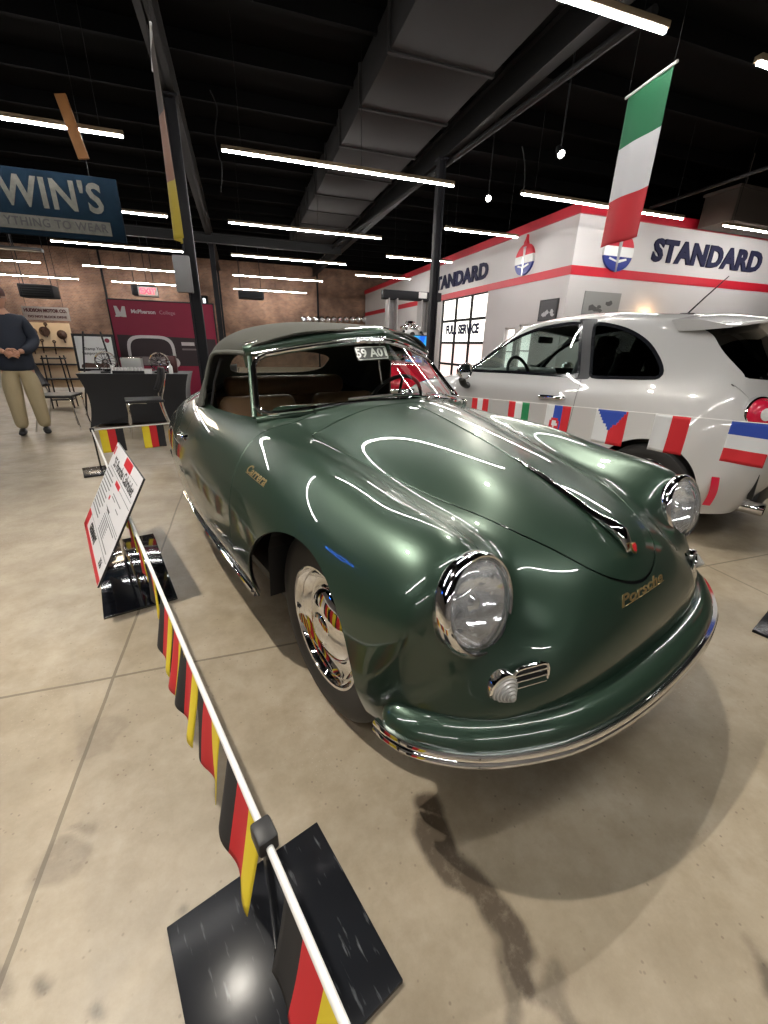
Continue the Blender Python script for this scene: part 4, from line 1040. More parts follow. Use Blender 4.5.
for sgn in (-1, 1):
    for nm, p, gm in (('front_window', doorg, M['clear_tint']), ('quarter_window', quart, M['tint'])):
        g1 = gx(p, sgn); hbody.cut(g1); tr = hbody.take(lambda c: g1(c) < 0)
        g2 = gx(shrink(p, .022), sgn); tr.cut(g2); gl = tr.take(lambda c: g2(c) < 0)
        w = tr.offset(.002).build(nm, M['gloss_black'], hb, thick=.012); gl.offset(-.004).build('glass', gm, w)
    bq = sdf_poly([(.81,1.425),(.79,1.40),(.755,1.37),(.64,1.06),(.64,.99),(.54,.995),(.545,1.03),(.575,1.10),(.66,1.36),(.655,1.42)])
    g_bp = lambda c: bq(c.x, c.z) if c.y*sgn > .40 and c.z > .9 and c.x < 1.2 else 9.0
    hbody.cut(g_bp); hbody.take(lambda c: g_bp(c) < 0).build('pillar_trim', M['pillar_grey'], hb, thick=.01)
    gd_ = lambda c: hdq(c.x, c.z) if c.y*sgn > .45 and c.z < 1.03 and c.x < 2.0 else 9.0
    dr = band(hbody, gd_, .0026); dr.build('door', M['white_paint'], hb, thick=.006)
rq = sdf_poly(rnd([(-.47,1.055),(0,1.04),(.47,1.055),(.50,1.085),(.45,1.29),(.40,1.37),(0,1.395),(-.40,1.37),(-.45,1.29),(-.50,1.085)]))
g_rg = lambda c: rq(c.y, c.z) if c.x < .12 and c.z > .9 else 9.0
hbody.cut(g_rg); rg = hbody.take(lambda c: g_rg(c) < 0); rg.offset(-.003).build('rear_glass', M['tint'], hb)
wq = sdf_poly(rnd([(-.52,.99),(0,1.0),(.52,.99),(.57,1.03),(.50,1.27),(.42,1.33),(0,1.36),(-.42,1.33),(-.50,1.27),(-.57,1.03)]))
g_wg = lambda c: wq(c.y, c.z) if c.x > 1.25 and c.z > .9 else 9.0
hbody.cut(g_wg); wg = hbody.take(lambda c: g_wg(c) < 0); wg.offset(-.003).build('windscreen_glass', M['clear_tint'], hb)
# tailgate joint
tq = sdf_poly(rnd([(-.60,1.1),(-.53,.80),(-.46,.62),(0,.60),(.46,.62),(.53,.80),(.60,1.1),(.5,1.5),(-.5,1.5)]))
hb_o = None
_b = bmesh.new()
hg = band(hbody, lambda c: tq(c.y, c.z) if c.x < -.30 and c.z < 1.03 and c.z > .45 else 9.0, .0024); tg = hg.build('tailgate', M['white_paint'], hb, thick=.006)
hb_o = hbody.build('body_shell', M['white_paint'], hb, thick=.006)
hl_ = hgap_shade
for p, sg in ((doorg, 0), (quart, 0)):
    for sgn in (-1, 1):
        g1 = gx(p, sgn); hl_.cut(g1); hl_.take(lambda c: g1(c) < 0).bm.free()
hl_.cut(g_rg); hl_.take(lambda c: g_rg(c) < 0).bm.free(); hl_.cut(g_wg); hl_.take(lambda c: g_wg(c) < 0).bm.free()
hl_.build('gap_shade_shell', M['black'], hb)
for o in (hb_o, tg): _b.from_mesh(o.data)
BV2 = BVHTree.FromBMesh(_b); _b.free()
def onhb(o, d): h = BV2.ray_cast(Vector(o), Vector(d).normalized()); return h[0], h[1]
t = bmesh.new(); add_box(t, (1.2, 0, .24), (2.6, 1.1, .06)); add_box(t, (1.15, 0, .55), (1.5, 1.2, .5), bevel=.05); add_box(t, (2.3, 0, .5), (.75, .9, .5), bevel=.05); add_box(t, (-.15, 0, .55), (.55, .95, .5), bevel=.05); obj('underbody', t, M['black'], hb)
def hwheel(x, sgn):
    w = empty('wheel', (x, 0, .305)); w.parent = hb; Mw = axis_matrix((0, .70*sgn, 0), (0, sgn, 0), (1, 0, 0))
    t = bmesh.new(); add_lathe(t, [(.215,-.09),(.25,-.097),(.285,-.09),(.303,-.07),(.306,-.03),(.302,-.028),(.302,-.02),(.306,-.018),(.306,.018),(.302,.02),(.302,.028),(.306,.03),(.303,.07),(.285,.09),(.25,.097),(.215,.09)], 56, Mw); obj('tyre', t, M['rubber'], w)
    t = bmesh.new(); add_lathe(t, [(.217,-.08),(.221,.085),(.210,.090),(.200,.07),(.195,-.04),(.0,-.04)], 56, Mw)
    for k in range(10):
        a = 2*PI*k/10; R = Mw @ Matrix.Rotation(a, 4, 'Z'); q = bmesh.new(); add_box(q, (.12, 0, .045), (.17, .028, .03), rot=(0, -.12, 0), bevel=.006); merge(t, q, R)
    add_lathe(t, [(0,.065),(.035,.065),(.05,.05),(.05,.02)], 24, Mw); obj('rim', t, M['gloss_black'], w)
for x in (0, 2.3):
    for s in (-1, 1): hwheel(x, s)
for s in (-1, 1):
    # tail lamp: chrome ring with a red bowl
    p, n = onhb((-.9, .62*s, .855), (1, -.12*s, 0)); n = Vector((-.72, .66*s, .18)).normalized(); Mt = axis_matrix(p+n*.004, n, (0, 0, 1)) @ Matrix.Diagonal((1.0, .86, 1, 1))
    e = empty('tail_lamp', (0, 0, 0)); e.parent = hb
    q = bmesh.new(); add_lathe(q, [(.098,-.07),(.112,-.03),(.108,.008),(.098,.016),(.090,.010),(.088,-.03)], 44, Mt, close=True); obj('chrome_ring', q, M['chrome'], e)
    q = bmesh.new(); add_lathe(q, [(.092,-.02),(.090,.012),(.075,.034),(.05,.046),(.025,.052),(0,.053)], 40, Mt); obj('red_lens', q, M['tail_red'], e)
    q = bmesh.new(); add_lathe(q, [(.034,.046),(.038,.056),(.030,.058),(0,.062)], 28, Mt); obj('clear_lens', q, M['white'], e)
    # reflector and vent in the bumper corner
    pts = []
    q = bmesh.new(); rows = []
    for k in range(8):
        z = .28+.20*k/7; x = -.372-.045*math.sin(PI*k/7)*.3-.01*k/7
        h0 = onhb((x, 1.5*s, z), (0, -s, 0)); h1 = onhb((x-.030, 1.5*s, z), (0, -s, 0))
        if h0[0] is None or h1[0] is None: continue
        rows.append((q.verts.new(h0[0]+h0[1]*.0), q.verts.new(h0[0]+Vector((0, .012*s, 0))), q.verts.new(h1[0]+Vector((-.008, .010*s, 0))), q.verts.new(h1[0])))
    for a, b in zip(rows[:-1], rows[1:]):
        for k in range(4): q.faces.new((a[k], a[(k+1) % 4], b[(k+1) % 4], b[k]))
    if rows: q.faces.new(rows[0]); q.faces.new(rows[-1])
    obj('red_reflector', q, M['tail_red'], hb)
    h = onhb((-.9, .56*s, .42), (1, 0, 0))
    q = bmesh.new(); add_box(q, h[0]+Vector((.004, 0, 0)), (.03, .022, .17), rot=(0, .05, 0), bevel=.006); obj('bumper_vent', q, M['black'], hb)
    # mirror
    e = empty('door_mirror', (0, 0, 0)); e.parent = hb
    q = bmesh.new(); add_lathe(q, [(.0,-.075),(.045,-.068),(.075,-.04),(.088,0),(.086,.012),(.080,.012),(.074,.002),(0,.002)], 32, axis_matrix((1.56, .905*s, 1.0), (-1, -.1*s, .05), (0, 0, 1)) @ Matrix.Diagonal((.80, 1.05, 1, 1))); obj('mirror_shell', q, M['chrome'], e)
    q = bmesh.new(); add_tube(q, curve3([(1.60,.90*s,.93),(1.605,.865*s,.885),(1.62,.80*s,.865),(1.64,.76*s,.875)], 5), [.030]*16, 12, sc=(1.2, .8)); obj('mirror_stalk', q, M['black'], e)
    # door handle
    q = bmesh.new(); add_tube(q, curve3([(.86,.797*s,.842),(.85,.822*s,.846),(.76,.826*s,.850),(.67,.822*s,.850),(.655,.797*s,.848)], 5), .012, 10, sc=(1, 1.3)); obj('door_handle', q, M['chrome'], hb)
    # headlamp
    q = bmesh.new(); p, n = onhb((3.5, .60*s, .62), (-1, 0, 0)); add_lathe(q, [(.10,-.03),(.105,.0),(.09,.02),(.05,.035),(0,.04)], 32, axis_matrix(p, n)); obj('headlamp', q, M['chrome'], hb)
# roof spoiler, antenna, exhausts, tailgate handle, plate
t = bmesh.new(); sp = []
for k in range(25):
    y = -.50+1.0*k/24; a = abs(y)/.50; xb = -.12+.12*a**2; zt = 1.425-.055*a**2; ext = .24*(1-.25*a**3)
    sp.append([t.verts.new(v) for v in ((xb+.16, y, zt+.030), (xb, y, zt+.030), (xb-ext, y, zt-.008), (xb-ext-.004, y, zt-.020), (xb-.02, y, zt-.035), (xb+.10, y, zt-.04))])
for a, b in zip(sp[:-1], sp[1:]):
    for k in range(6): t.faces.new((a[k], a[(k+1) % 6], b[(k+1) % 6], b[k]))
t.faces.new(sp[0]); t.faces.new(sp[-1]); obj('roof_spoiler', t, M['white_paint'], hb, smooth=40)
t = bmesh.new(); add_box(t, (.22, .02, 1.462), (.10, .05, .025), bevel=.01); add_tube(t, [(.22, .02, 1.47), (.14, .02, 1.57), (.03, .02, 1.70)], [.006, .005, .003], 8); obj('antenna', t, M['black'], hb)
for s in (-1, 1):
    t = bmesh.new(); add_lathe(t, [(.036,0),(.042,0),(.042,.14),(.036,.14)], 24, axis_matrix((-.50, .42*s, .25), (-1, 0, 0)), close=True); obj('exhaust_tip', t, M['chrome'], hb)
t = bmesh.new(); add_box(t, (-.585, 0, .84), (.035, .50, .05), bevel=.012); obj('tailgate_handle', t, M['chrome'], hb)
t = bmesh.new(); add_tube(t, [(-.46, .02, 1.06), (-.45, .12, 1.065), (-.42, .38, 1.085)], .012, 8); obj('rear_wiper', t, M['black'], hb)
t = bmesh.new(); add_box(t, (-.52, 0, .27), (.14, .72, .16), bevel=.03); obj('bumper_diffuser', t, M['black'], hb)
# cabin
for y in (-.34, .34):
    e = empty('seat', (0, 0, 0)); e.parent = hb
    t = bmesh.new(); add_box(t, (1.0, y, .62), (.48, .46, .18), bevel=.06, seg=3); add_box(t, (.74, y, .90), (.14, .44, .60), rot=(0, -.25, 0), bevel=.06, seg=3); obj('seat_back', t, M['black'], e)
    t = bmesh.new(); add_box(t, (.62, y, 1.22), (.10, .24, .17), rot=(0, -.2, 0), bevel=.045, seg=4); obj('headrest', t, M['black'], e)
for y in (-.26, .26):
    t = bmesh.new(); add_box(t, (.14, y, 1.10), (.10, .22, .22), rot=(0, -.2, 0), bevel=.09, seg=4); add_box(t, (.2, y, .86), (.14, .5, .36), bevel=.05); obj('rear_seat', t, M['black'], hb)
t = bmesh.new(); add_box(t, (1.68, 0, .91), (.36, 1.26, .20), bevel=.07, seg=3); obj('dashboard', t, M['black'], hb)
t = bmesh.new(); Ms = axis_matrix((1.38, .34, .965), (-.92, 0, .38)); add_tube(t, [Ms @ Vector((.17*math.cos(a), .17*math.sin(a), 0)) for a in np.linspace(0, 2*PI, 37)[:-1]], .015, 8, closed=True); add_lathe(t, [(0,-.03),(.06,-.03),(.055,.01),(0,.02)], 20, Ms)
for a in (0, PI, 1.5*PI): add_tube(t, [Ms @ Vector((0, 0, 0)), Ms @ Vector((.165*math.cos(a), .165*math.sin(a), 0))], .012, 6)
obj('steering_wheel', t, M['black'], hb)
t = bmesh.new(); add_box(t, (1.36, 0, 1.28), (.04, .22, .06), bevel=.015); obj('rear_view_mirror', t, M['black'], hb)
# ------------------------------------------------------------------ rope-line barriers, flags, sign board
M['flag_black'] = mat('flag_black', (.018, .018, .02), .75); M['flag_red'] = mat('flag_red', (.62, .022, .03), .7); M['flag_gold'] = mat('flag_gold', (.80, .62, .03), .7)
M['flag_white'] = mat('flag_white', (.72, .72, .72), .7); M['flag_blue'] = mat('flag_blue', (.03, .075, .42), .7); M['flag_green'] = mat('flag_green', (.02, .22, .08), .7)
M['plate_black'] = mat('scuffed_black_plate', (.012, .013, .016), .24, coat=.0, spec=.22, bump=(35, .12, .002))
def scratch(m):
    nt = m.node_tree; b = nt.nodes['Principled BSDF']; tc = nt.nodes.new('ShaderNodeTexCoord'); mp = nt.nodes.new('ShaderNodeMapping'); mp.inputs['Scale'].default_value = (60, 9, 9); mp.inputs['Rotation'].default_value = (0, 0, .6)
    n = nt.nodes.new('ShaderNodeTexNoise'); n.inputs['Scale'].default_value = 1.6; n.inputs['Detail'].default_value = 6; r = nt.nodes.new('ShaderNodeValToRGB'); r.color_ramp.elements[0].position = .62; r.color_ramp.elements[0].color = (.012, .013, .016, 1); r.color_ramp.elements[1].position = .80; r.color_ramp.elements[1].color = (.16, .17, .18, 1)
    nt.links.new(tc.outputs['Object'], mp.inputs[0]); nt.links.new(mp.outputs[0], n.inputs['Vector']); nt.links.new(n.outputs[0], r.inputs[0]); nt.links.new(r.outputs[0], b.inputs['Base Color'])
scratch(M['plate_black'])
M['rail_white'] = mat('white_rail', (.75, .74, .71), .4)
def stand(loc, rz, label, w=.365, l=.365, h=.40, clip=True):
    e = empty('barrier_stand', (loc[0], loc[1], 0), rz, label, 'barrier stand', 'black barrier stands')
    t = bmesh.new(); add_box(t, (0, 0, .007), (w, l, .014), bevel=.002); obj('base_plate', t, M['plate_black'], e)
    t = bmesh.new(); add_tube(t, [(0, 0, .012), (0, 0, h-.01)], .008, 10); add_lathe(t, [(0, .014), (.014, .014), (.013, .020), (.009, .024)], 20); obj('post', t, M['gloss_black'], e)
    if clip:
        t = bmesh.new(); add_box(t, (0, 0, h), (.036, .046, .036), bevel=.006); obj('rail_clip', t, M['black'], e)
    return e
def rail(a, b, label, r=.0065):
    bm = bmesh.new(); add_tube(bm, [a, b], r, 12); return tag(obj('barrier_rail', bm, M['rail_white']), label, 'barrier rail')
def flag_mesh(kind, w, h, seed, sway=.5, lean=0.0):
    """cloth hanging from its top edge, x along the rail, z down; stripes are its pattern."""
    rg = random.Random(seed); nx, nz = 18, 12; t = bmesh.new(); a0 = rg.uniform(0, 6.28); amp = sway*rg.uniform(.6, 1.2)
    V = [[None]*(nz+1) for _ in range(nx+1)]
    for i in range(nx+1):
        for k in range(nz+1):
            u, v = i/nx, k/nz; y = amp*.018*v*math.sin(2*PI*u*1.3+a0)+amp*.02*v*v*math.sin(a0*2)+lean*v
            V[i][k] = t.verts.new(((u-.5)*w+amp*.01*v*math.sin(a0+v*3), y, -v*h))
    for i in range(nx):
        for k in range(nz):
            u, v = (i+.5)/nx, (k+.5)/nz; f = t.faces.new((V[i][k], V[i+1][k], V[i+1][k+1], V[i][k+1]))
            if kind in STRIPES3: ax, cols = STRIPES3[kind]; f.material_index = cols[min(int((u if ax == 'x' else v)*len(cols)), len(cols)-1)]
            elif kind == 'czech':
                f.material_index = 4 if v < 1-abs(u-.5)*2*1.0 and v < .62 and abs(u-.5) < .5*(1-v/.62) else (3 if u < .5 else 1)
            elif kind == 'crest':
                f.material_index = 3 if u < .34 else (4 if u < .67 else 1)
                if (u-.42)**2+((v-.62)*1.1)**2 < .045: f.material_index = 1
                if (u-.42)**2+((v-.62)*1.1)**2 < .012: f.material_index = 3
    return t
FL = [M['flag_black'], M['flag_red'], M['flag_gold'], M['flag_white'], M['flag_blue'], M['flag_green']]
STRIPES3 = {'german': ('x', (2, 1, 0)), 'german_r': ('x', (2, 1, 0)), 'french': ('z', (4, 3, 1)), 'poland': ('x', (3, 1)), 'italy': ('x', (5, 3, 1)), 'italy_back': ('x', (1, 3, 5)), 'austria': ('x', (1, 3, 1)), 'belgium': ('x', (0, 2, 1)), 'romania': ('x', (4, 2, 1))}
def bunting(name, a, b, spec, label, cord=.0022, h=.21, drop=.012, sway=.6, cord_mat=None, lean=0.0):
    """spec: list of (distance along a->b, kind, width)."""
    a, b = Vector(a), Vector(b); d = (b-a); L = d.length; d.normalize(); rz = math.atan2(d.y, d.x)
    e = empty(name, a, rz, label, 'bunting'); slope = math.atan2(d.z, math.hypot(d.x, d.y))
    t = bmesh.new(); add_tube(t, [Vector((s*math.cos(slope), 0, s*math.sin(slope)-drop)) for s in np.linspace(0, L, 9)], cord, 6); obj('cord', t, cord_mat or M['rail_white'], e)
    for k, (s, kind, w) in enumerate(spec):
        t = flag_mesh(kind, w, h, 31*k+len(label), sway, lean if s < 2.3 else 0)
        o = obj('flag', t, FL, e, smooth=80); o.location = (s*math.cos(slope), 0, s*math.sin(slope)-drop); so = o.modifiers.new('cloth', 'SOLIDIFY'); so.thickness = .0012
    return e
CL = Vector((-.040, .487, .40))            # near clip
FS = CL+RAILD*4.232                        # far corner stand
RN = CL-RAILD*1.15
stand((CL.x, CL.y), RYAW, 'near black barrier stand with scuffed square base plate at the bottom of the view', .365, .365)
stand((FS.x, FS.y), RYAW, 'far corner barrier stand with small base plate behind the sign board', .30, .34)
R2D = Vector((.930, .368, 0)).normalized()
R2E = FS+R2D*3.2
stand((R2E.x, R2E.y), RYAW, 'barrier stand hidden behind the tail of the green car', .30, .34)
RS = CL-RAILD*1.10
stand((RS.x, RS.y), RYAW, 'barrier stand holding the near end of the long rail, out of view', .30, .34)
rail(RN, FS, 'long white barrier rail running along the left side of the green car')
rail(FS, R2E, 'white barrier rail crossing behind the tail of the green car')
_fp = [((228, 762), (252, 818)), ((199, 694), (209, 717)), ((180, 653), (188, 669)), ((167, 625), (175, 638)), ((157, 600), (163, 613))]
GPOS = [(((at_z(*a, .40)+at_z(*b, .40))/2)-RN).dot(RAILD) for a, b in _fp]
GPOS = [((at_z(306, 900, .40)+at_z(342, 1000, .40))/2-RN).dot(RAILD)]+sorted(GPOS)
GPOS += [GPOS[-1]+.33*k for k in range(1, 7) if GPOS[-1]+.33*k < 5.2]
print('flag spots', [round(g, 2) for g in GPOS])
bunting('flag_bunting', RN, FS, [(s_, 'german_r', .19) for s_ in GPOS], 'black red gold flags hanging along the long rail beside the green car', drop=.005, sway=.45, h=.20, lean=.035)
bunting('flag_bunting', FS, R2E, [(.15+.36*k, 'german', .20) for k in range(9)], 'black red gold flags on the rail behind the tail of the green car', drop=.006, sway=.35, h=.22)
# nation flags between the two cars
CXA = Vector((.832, 1.346, 0)); FWD = Vector((.308, -.951, 0)); LFT = Vector((.951, .308, 0))
def np_(t): s = (t+.62)/2.4; return CXA+LFT*1.27-FWD*t+Vector((0, 0, .925-.095*s))
A_, B_ = np_(-.95), np_(1.95); LL = (B_-A_).length; ZO = Vector((0, 0, -.012))
spec = [(LL-(t+.95)*LL/2.9, k, w) for t, k, w in ((-.82, 'italy', .16), (-.495, 'french', .165), (-.165, 'poland', .165), (.145, 'czech', .18), (.48, 'crest', .17), (.78, 'italy_back', .17), (1.13, 'austria', .16), (1.46, 'belgium', .17))]
bunting('flag_bunting', B_+ZO, A_+ZO, spec, 'string of small nation flags stretched between the green car and the white hatchback', drop=0, sway=.25, h=.195)
for P_, lb in ((A_, 'barrier stand at the near end of the nation flags, right of the view'), (B_, 'barrier stand at the far end of the nation flags behind the green car')):
    stand((P_.x, P_.y), RYAW, lb, .30, .34, P_.z, True)

# tilted information board on its stand
bp0 = Vector((-.709, 1.87, 0)); bu = Vector((.96, .28, 0)).normalized(); bv = Vector((-.28, .96, 0)).normalized()
cen = bp0+bu*.155+bv*.44
sb = empty('sign_board', (cen.x, cen.y, 0), math.atan2(bu.y, bu.x), 'tilted white and red information board on a long black floor plate', 'sign board')
inv = sb.matrix_basis.inverted()
t = bmesh.new(); add_box(t, (0, 0, .006), (.31, .88, .012), bevel=.002); obj('base_plate', t, mat('mirror_black_plate', (.008, .009, .012), .09, coat=.6), sb)
ft, ntp, nb, fb = [inv @ Vector(p) for p in ((-.713, 2.685, .647), (-.44, 1.898, .647), (-.68, 1.815, .200), (-.953, 2.602, .200))]
cc = (ft+ntp+nb+fb)/4; U = (ntp-ft).normalized(); V_ = (fb-ft).normalized(); Wd, Hd = (ntp-ft).length, (fb-ft).length; Nn_ = U.cross(V_).normalized(); Nn_ = -Nn_
if Nn_.z < 0: Nn_ = -Nn_
Mb = Matrix(((U.x, -V_.x, Nn_.x, cc.x), (U.y, -V_.y, Nn_.y, cc.y), (U.z, -V_.z, Nn_.z, cc.z), (0, 0, 0, 1)))
t = bmesh.new(); add_box(t, (0, 0, -.004), (Wd, Hd, .008), bevel=.001)
for v in t.verts: v.co = Mb @ v.co
brd = obj('board', t, M['black'], sb)
M['board_white'] = mat('board_white', (.74, .73, .75), .35)
def lay(rects, m, name, z=.0008):
    t = bmesh.new()
    for u0, v0, u1, v1 in rects: add_box(t, ((u0+u1)/2*Wd-Wd/2, Hd/2-(v0+v1)/2*Hd, z), ((u1-u0)*Wd, (v1-v0)*Hd, .0012))
    for v in t.verts: v.co = Mb @ v.co
    return obj(name, t, m, brd)
lay([(.004, .004, .996, .996)], M['board_white'], 'printed_face', .0)
lay([(0.01, .94, .99, .99), (.01, .80, .14, .99), (.46, .01, .70, .10), (.44, .27, .60, .315), (.42, .435, .455, .475), (.02, .04, .06, .13)], M['red'], 'printed_red', .0012)
rs = [(.10, .245, .96, .249), (.62, .30, .98, .304), (.5, .55, .97, .553), (.5, .575, .97, .578), (.15, .80, .97, .803), (.72, .09, .95, .093)]
for k in range(11): rs.append((.03+.004*k*0, .285+.043*k, (.36 if k % 4 else .30), .297+.043*k))
for k in range(7): rs.append((.48, .60+.026*k, (.90 if k in (0, 6) else .70), .608+.026*k))
rs += [(.50, .38, .80, .388), (.50, .41, .62, .418), (.70, .44, .80, .448)]
lay(rs, mat('print_grey', (.12, .12, .13), .5), 'printed_lines', .0013)
def btext(s, u, v, size, m=None, bold=.0):
    t = bmesh.new(); add_text(t, s, Mb @ Matrix.Translation((u*Wd-Wd/2, Hd/2-v*Hd, .0014)), size, .0003, bold=bold); return obj('printed_title', t, m or M['ink'], brd, smooth=False)
btext("'55 Porsche Cabriolet", .53, .175, .073, bold=.001); btext('GERMANY', .40, .875, .055, bold=.003); btext('356', .86, .875, .045, bold=.001); btext('M', .075, .88, .04, M['board_white'], bold=.002)
for s in (-.02, .02):
    t = bmesh.new(); add_tube(t, [Vector((-.025, s*2.0, .012)), Vector((-.025, s*2.0, cc.z-.045))], .007, 8); obj('support_rod', t, M['chrome'], sb)
t = bmesh.new(); add_box(t, cc-Nn_*.018+Vector((-.01, 0, -.02)), (.035, .16, .03), rot=(0, 0, 0)); obj('rear_bracket', t, M['black'], sb)

# big flags under the ceiling
def ceiling_flag(p, ang, w, h, cols, label, lean=0.0, fold=0.0, seed=3):
    e = empty('hanging_flag', p, ang, label, 'flag')
    t = bmesh.new(); nx, nz = 26, 40; rg = random.Random(seed); a0 = rg.uniform(0, 6)
    V = [[None]*(nz+1) for _ in range(nx+1)]
    for i in range(nx+1):
        for k in range(nz+1):
            u, v = i/nx, k/nz; sq = 1-fold*v**.7; y = (.012+.05*fold)*math.sin(u*7+a0+v*1.2)*(.25+v)
            V[i][k] = t.verts.new(((u-.5)*w*sq, y, -v*h-lean*v*(u-.5)))
    for i in range(nx):
        for k in range(nz):
            f = t.faces.new((V[i][k], V[i+1][k], V[i+1][k+1], V[i][k+1])); f.material_index = min(int((k+.5)/nz*3), 2)
    c = obj('cloth', t, cols, e, smooth=80); so = c.modifiers.new('cloth', 'SOLIDIFY'); so.thickness = .002
    t = bmesh.new(); add_tube(t, [(-w/2-.03, 0, .01), (w/2+.03, 0, .01)], .011, 8); obj('top_rod', t, M['flag_white'], e)
    t = bmesh.new()
    for s in (-1, 1): add_tube(t, [(s*w/2, 0, .01), (s*w/2, 0, 4.9-p[2])], .002, 5)
    obj('hanging_cord', t, M['steel_grey'], e); return e
zt = 3.30; a = at_z(628, 98, zt); b = at_z(674, 65, zt); c = (a+b)/2; 
ceiling_flag((c.x, c.y, zt), math.atan2(b.y-a.y, b.x-a.x), (b-a).length, 1.15, [mat('big_flag_green', (.008, .10, .04), .75), mat('big_flag_white', (.46, .46, .47), .75), mat('big_flag_red', (.42, .012, .02), .7)], 'large Italian flag hanging under the ceiling above the white hatchback')
a = at_y(152, 50, 6.0); ceiling_flag((a.x, 6.0, a.z), math.atan2(6.0, a.x)+.05, .75, 1.62, [mat('flag_faded_black', (.09, .07, .06), .8), mat('flag_faded_red', (.26, .13, .08), .75), mat('flag_faded_gold', (.42, .32, .03), .7)], 'German flag hanging edge-on under the ceiling left of the dark column', fold=.55, seed=5)
# ------------------------------------------------------------------ things further back
# hanging painted board, plank, speaker panel
a = at_y(0, 178, 7.6); b = at_y(116, 180, 7.6); c = at_y(119, 243, 7.6); x1 = b.x; x0 = x1-3.1; z1 = b.z; z0 = c.z
e = empty('hanging_sign', ((x0+x1)/2, 7.6, (z0+z1)/2), 0, "weathered dark blue painted board reading WIN'S hung under the ceiling at left", 'sign'); Wb, Hb = x1-x0, z1-z0
t = bmesh.new(); add_box(t, (0, 0, 0), (Wb, .05, Hb), bevel=.006); obj('board', t, mat('faded_blue_board', (.0040, .0105, .0185), .9, var=(4, .5), spec=.08), e)
Mt_ = axis_matrix((0, -.027, 0), (0, -1, 0), (1, 0, 0))
worn = mat('worn_cream_paint', (.080, .078, .068), .9, var=(14, .5), spec=.1)
px2x = lambda px, z=2.7: at_y(px, 205, 7.6).x-(x0+x1)/2
t = bmesh.new(); tb = text_bm("WIN'S", .46, .002, bold=.012, spacing=1.08); xs = [v.co.x for v in tb.verts]; xa, xb = px2x(2), px2x(104)
for v in tb.verts: v.co.x = xa+(v.co.x-min(xs))/(max(xs)-min(xs))*(xb-xa)
merge(t, tb, Mt_ @ Matrix.Translation((0, Hb*.14, .002))); obj('painted_name', t, worn, e, smooth=False)
t = bmesh.new(); add_box(t, ((px2x(-60)+px2x(107))/2, -.027, -Hb*.30), (px2x(107)-px2x(-60), .004, Hb*.22)); obj('painted_band', t, worn, e)
t = bmesh.new(); tb = text_bm('YTHING TO WEAR', .135, .001, bold=.002, spacing=1.1); xs = [v.co.x for v in tb.verts]; xa, xb = px2x(1), px2x(104)
for v in tb.verts: v.co.x = xa+(v.co.x-min(xs))/(max(xs)-min(xs))*(xb-xa)
merge(t, tb, Mt_ @ Matrix.Translation((0, -Hb*.30, .004))); obj('painted_lettering', t, M['ink'], e, smooth=False)
for s in (-.4, .4):
    t = bmesh.new(); add_tube(t, [(s*Wb, 0, Hb/2), (s*Wb, 0, 4.9-(z0+z1)/2)], .004, 6); obj('hanging_wire', t, M['steel_grey'], e)
a, b = at_y(60, 94, 6.6), at_y(84, 159, 6.6); bm = bmesh.new(); m_ = (a+b)/2; d = b-a
add_box(bm, (0, 0, 0), (.11, .035, d.length), bevel=.004); o = obj('wooden_plank', bm, mat('orange_wood', (.30, .13, .035), .6, var=(8, .2))); o.location = m_; o.rotation_euler = (0, math.atan2(d.x, d.z), 0); tag(o, 'short orange wooden plank hanging above the blue painted board', 'plank')
a, b = at_y(172, 255, 7.8), at_y(194, 293, 7.8); e = empty('speaker_panel', ((a.x+b.x)/2, 7.8, (a.z+b.z)/2), 0, 'grey flat speaker box fixed to the left dark column', 'speaker')
t = bmesh.new(); add_box(t, (0, 0, 0), (b.x-a.x, .10, a.z-b.z), bevel=.01); obj('cabinet', t, mat('panel_grey', (.17, .17, .17), .6), e)
t = bmesh.new(); add_box(t, (.08, .065, 0), (.06, .06, .10)); obj('wall_bracket', t, M['steel_dark'], e)
# loose cable dangling by the third light
bm = bmesh.new(); add_tube(bm, curve3([at_y(210, 90, 6.9), at_y(217, 108, 6.9), at_y(215, 135, 6.9), at_y(219, 155, 6.9), at_y(222, 168, 6.9), at_y(221, 192, 6.9)], 6), .008, 6); tag(obj('hanging_cable', bm, M['steel_grey']), 'thin grey cable dangling right of the left dark column', 'cable')
bm = bmesh.new(); add_tube(bm, curve3([at_y(522, 146, 6.9), at_y(524, 156, 6.9), at_y(525, 175, 6.9), at_y(523, 195, 6.9)], 6), .010, 6); tag(obj('hanging_cable', bm, M['steel_grey']), 'thin grey cable dangling at the end of the strip light by the Italian flag', 'cable')

# maroon banner on a stand
M['maroon'] = mat('maroon_banner', (.25, .010, .042), .55, var=(2, .12))
Yb = 9.0; a = at_y(107.5, 299.5, Yb); b = at_y(198, 303.6, Yb); e = empty('exhibit_banner', ((a.x+b.x)/2+.12, Yb, 0), .02, 'tall maroon college banner with a printed old car, standing behind the black table', 'banner'); Wn = b.x-a.x+.24; zt_ = a.z
t = bmesh.new(); add_box(t, (0, 0, zt_/2+.03), (Wn, .02, zt_-.06)); obj('cloth', t, M['maroon'], e)
t = bmesh.new()
for s in (-1, 1): add_tube(t, [(s*(Wn/2+.012), .01, 0), (s*(Wn/2+.012), .01, zt_+.02)], .014, 8); add_box(t, (s*(Wn/2+.012), .01, .012), (.06, .50, .024))
add_tube(t, [(-Wn/2-.012, .01, zt_+.01), (Wn/2+.012, .01, zt_+.01)], .014, 8); obj('frame', t, M['black'], e)
Mb2 = axis_matrix((0, -.011, 0), (0, -1, 0), (1, 0, 0)); L0 = -Wn/2
pale = mat('banner_pale', (.62, .58, .58), .6)
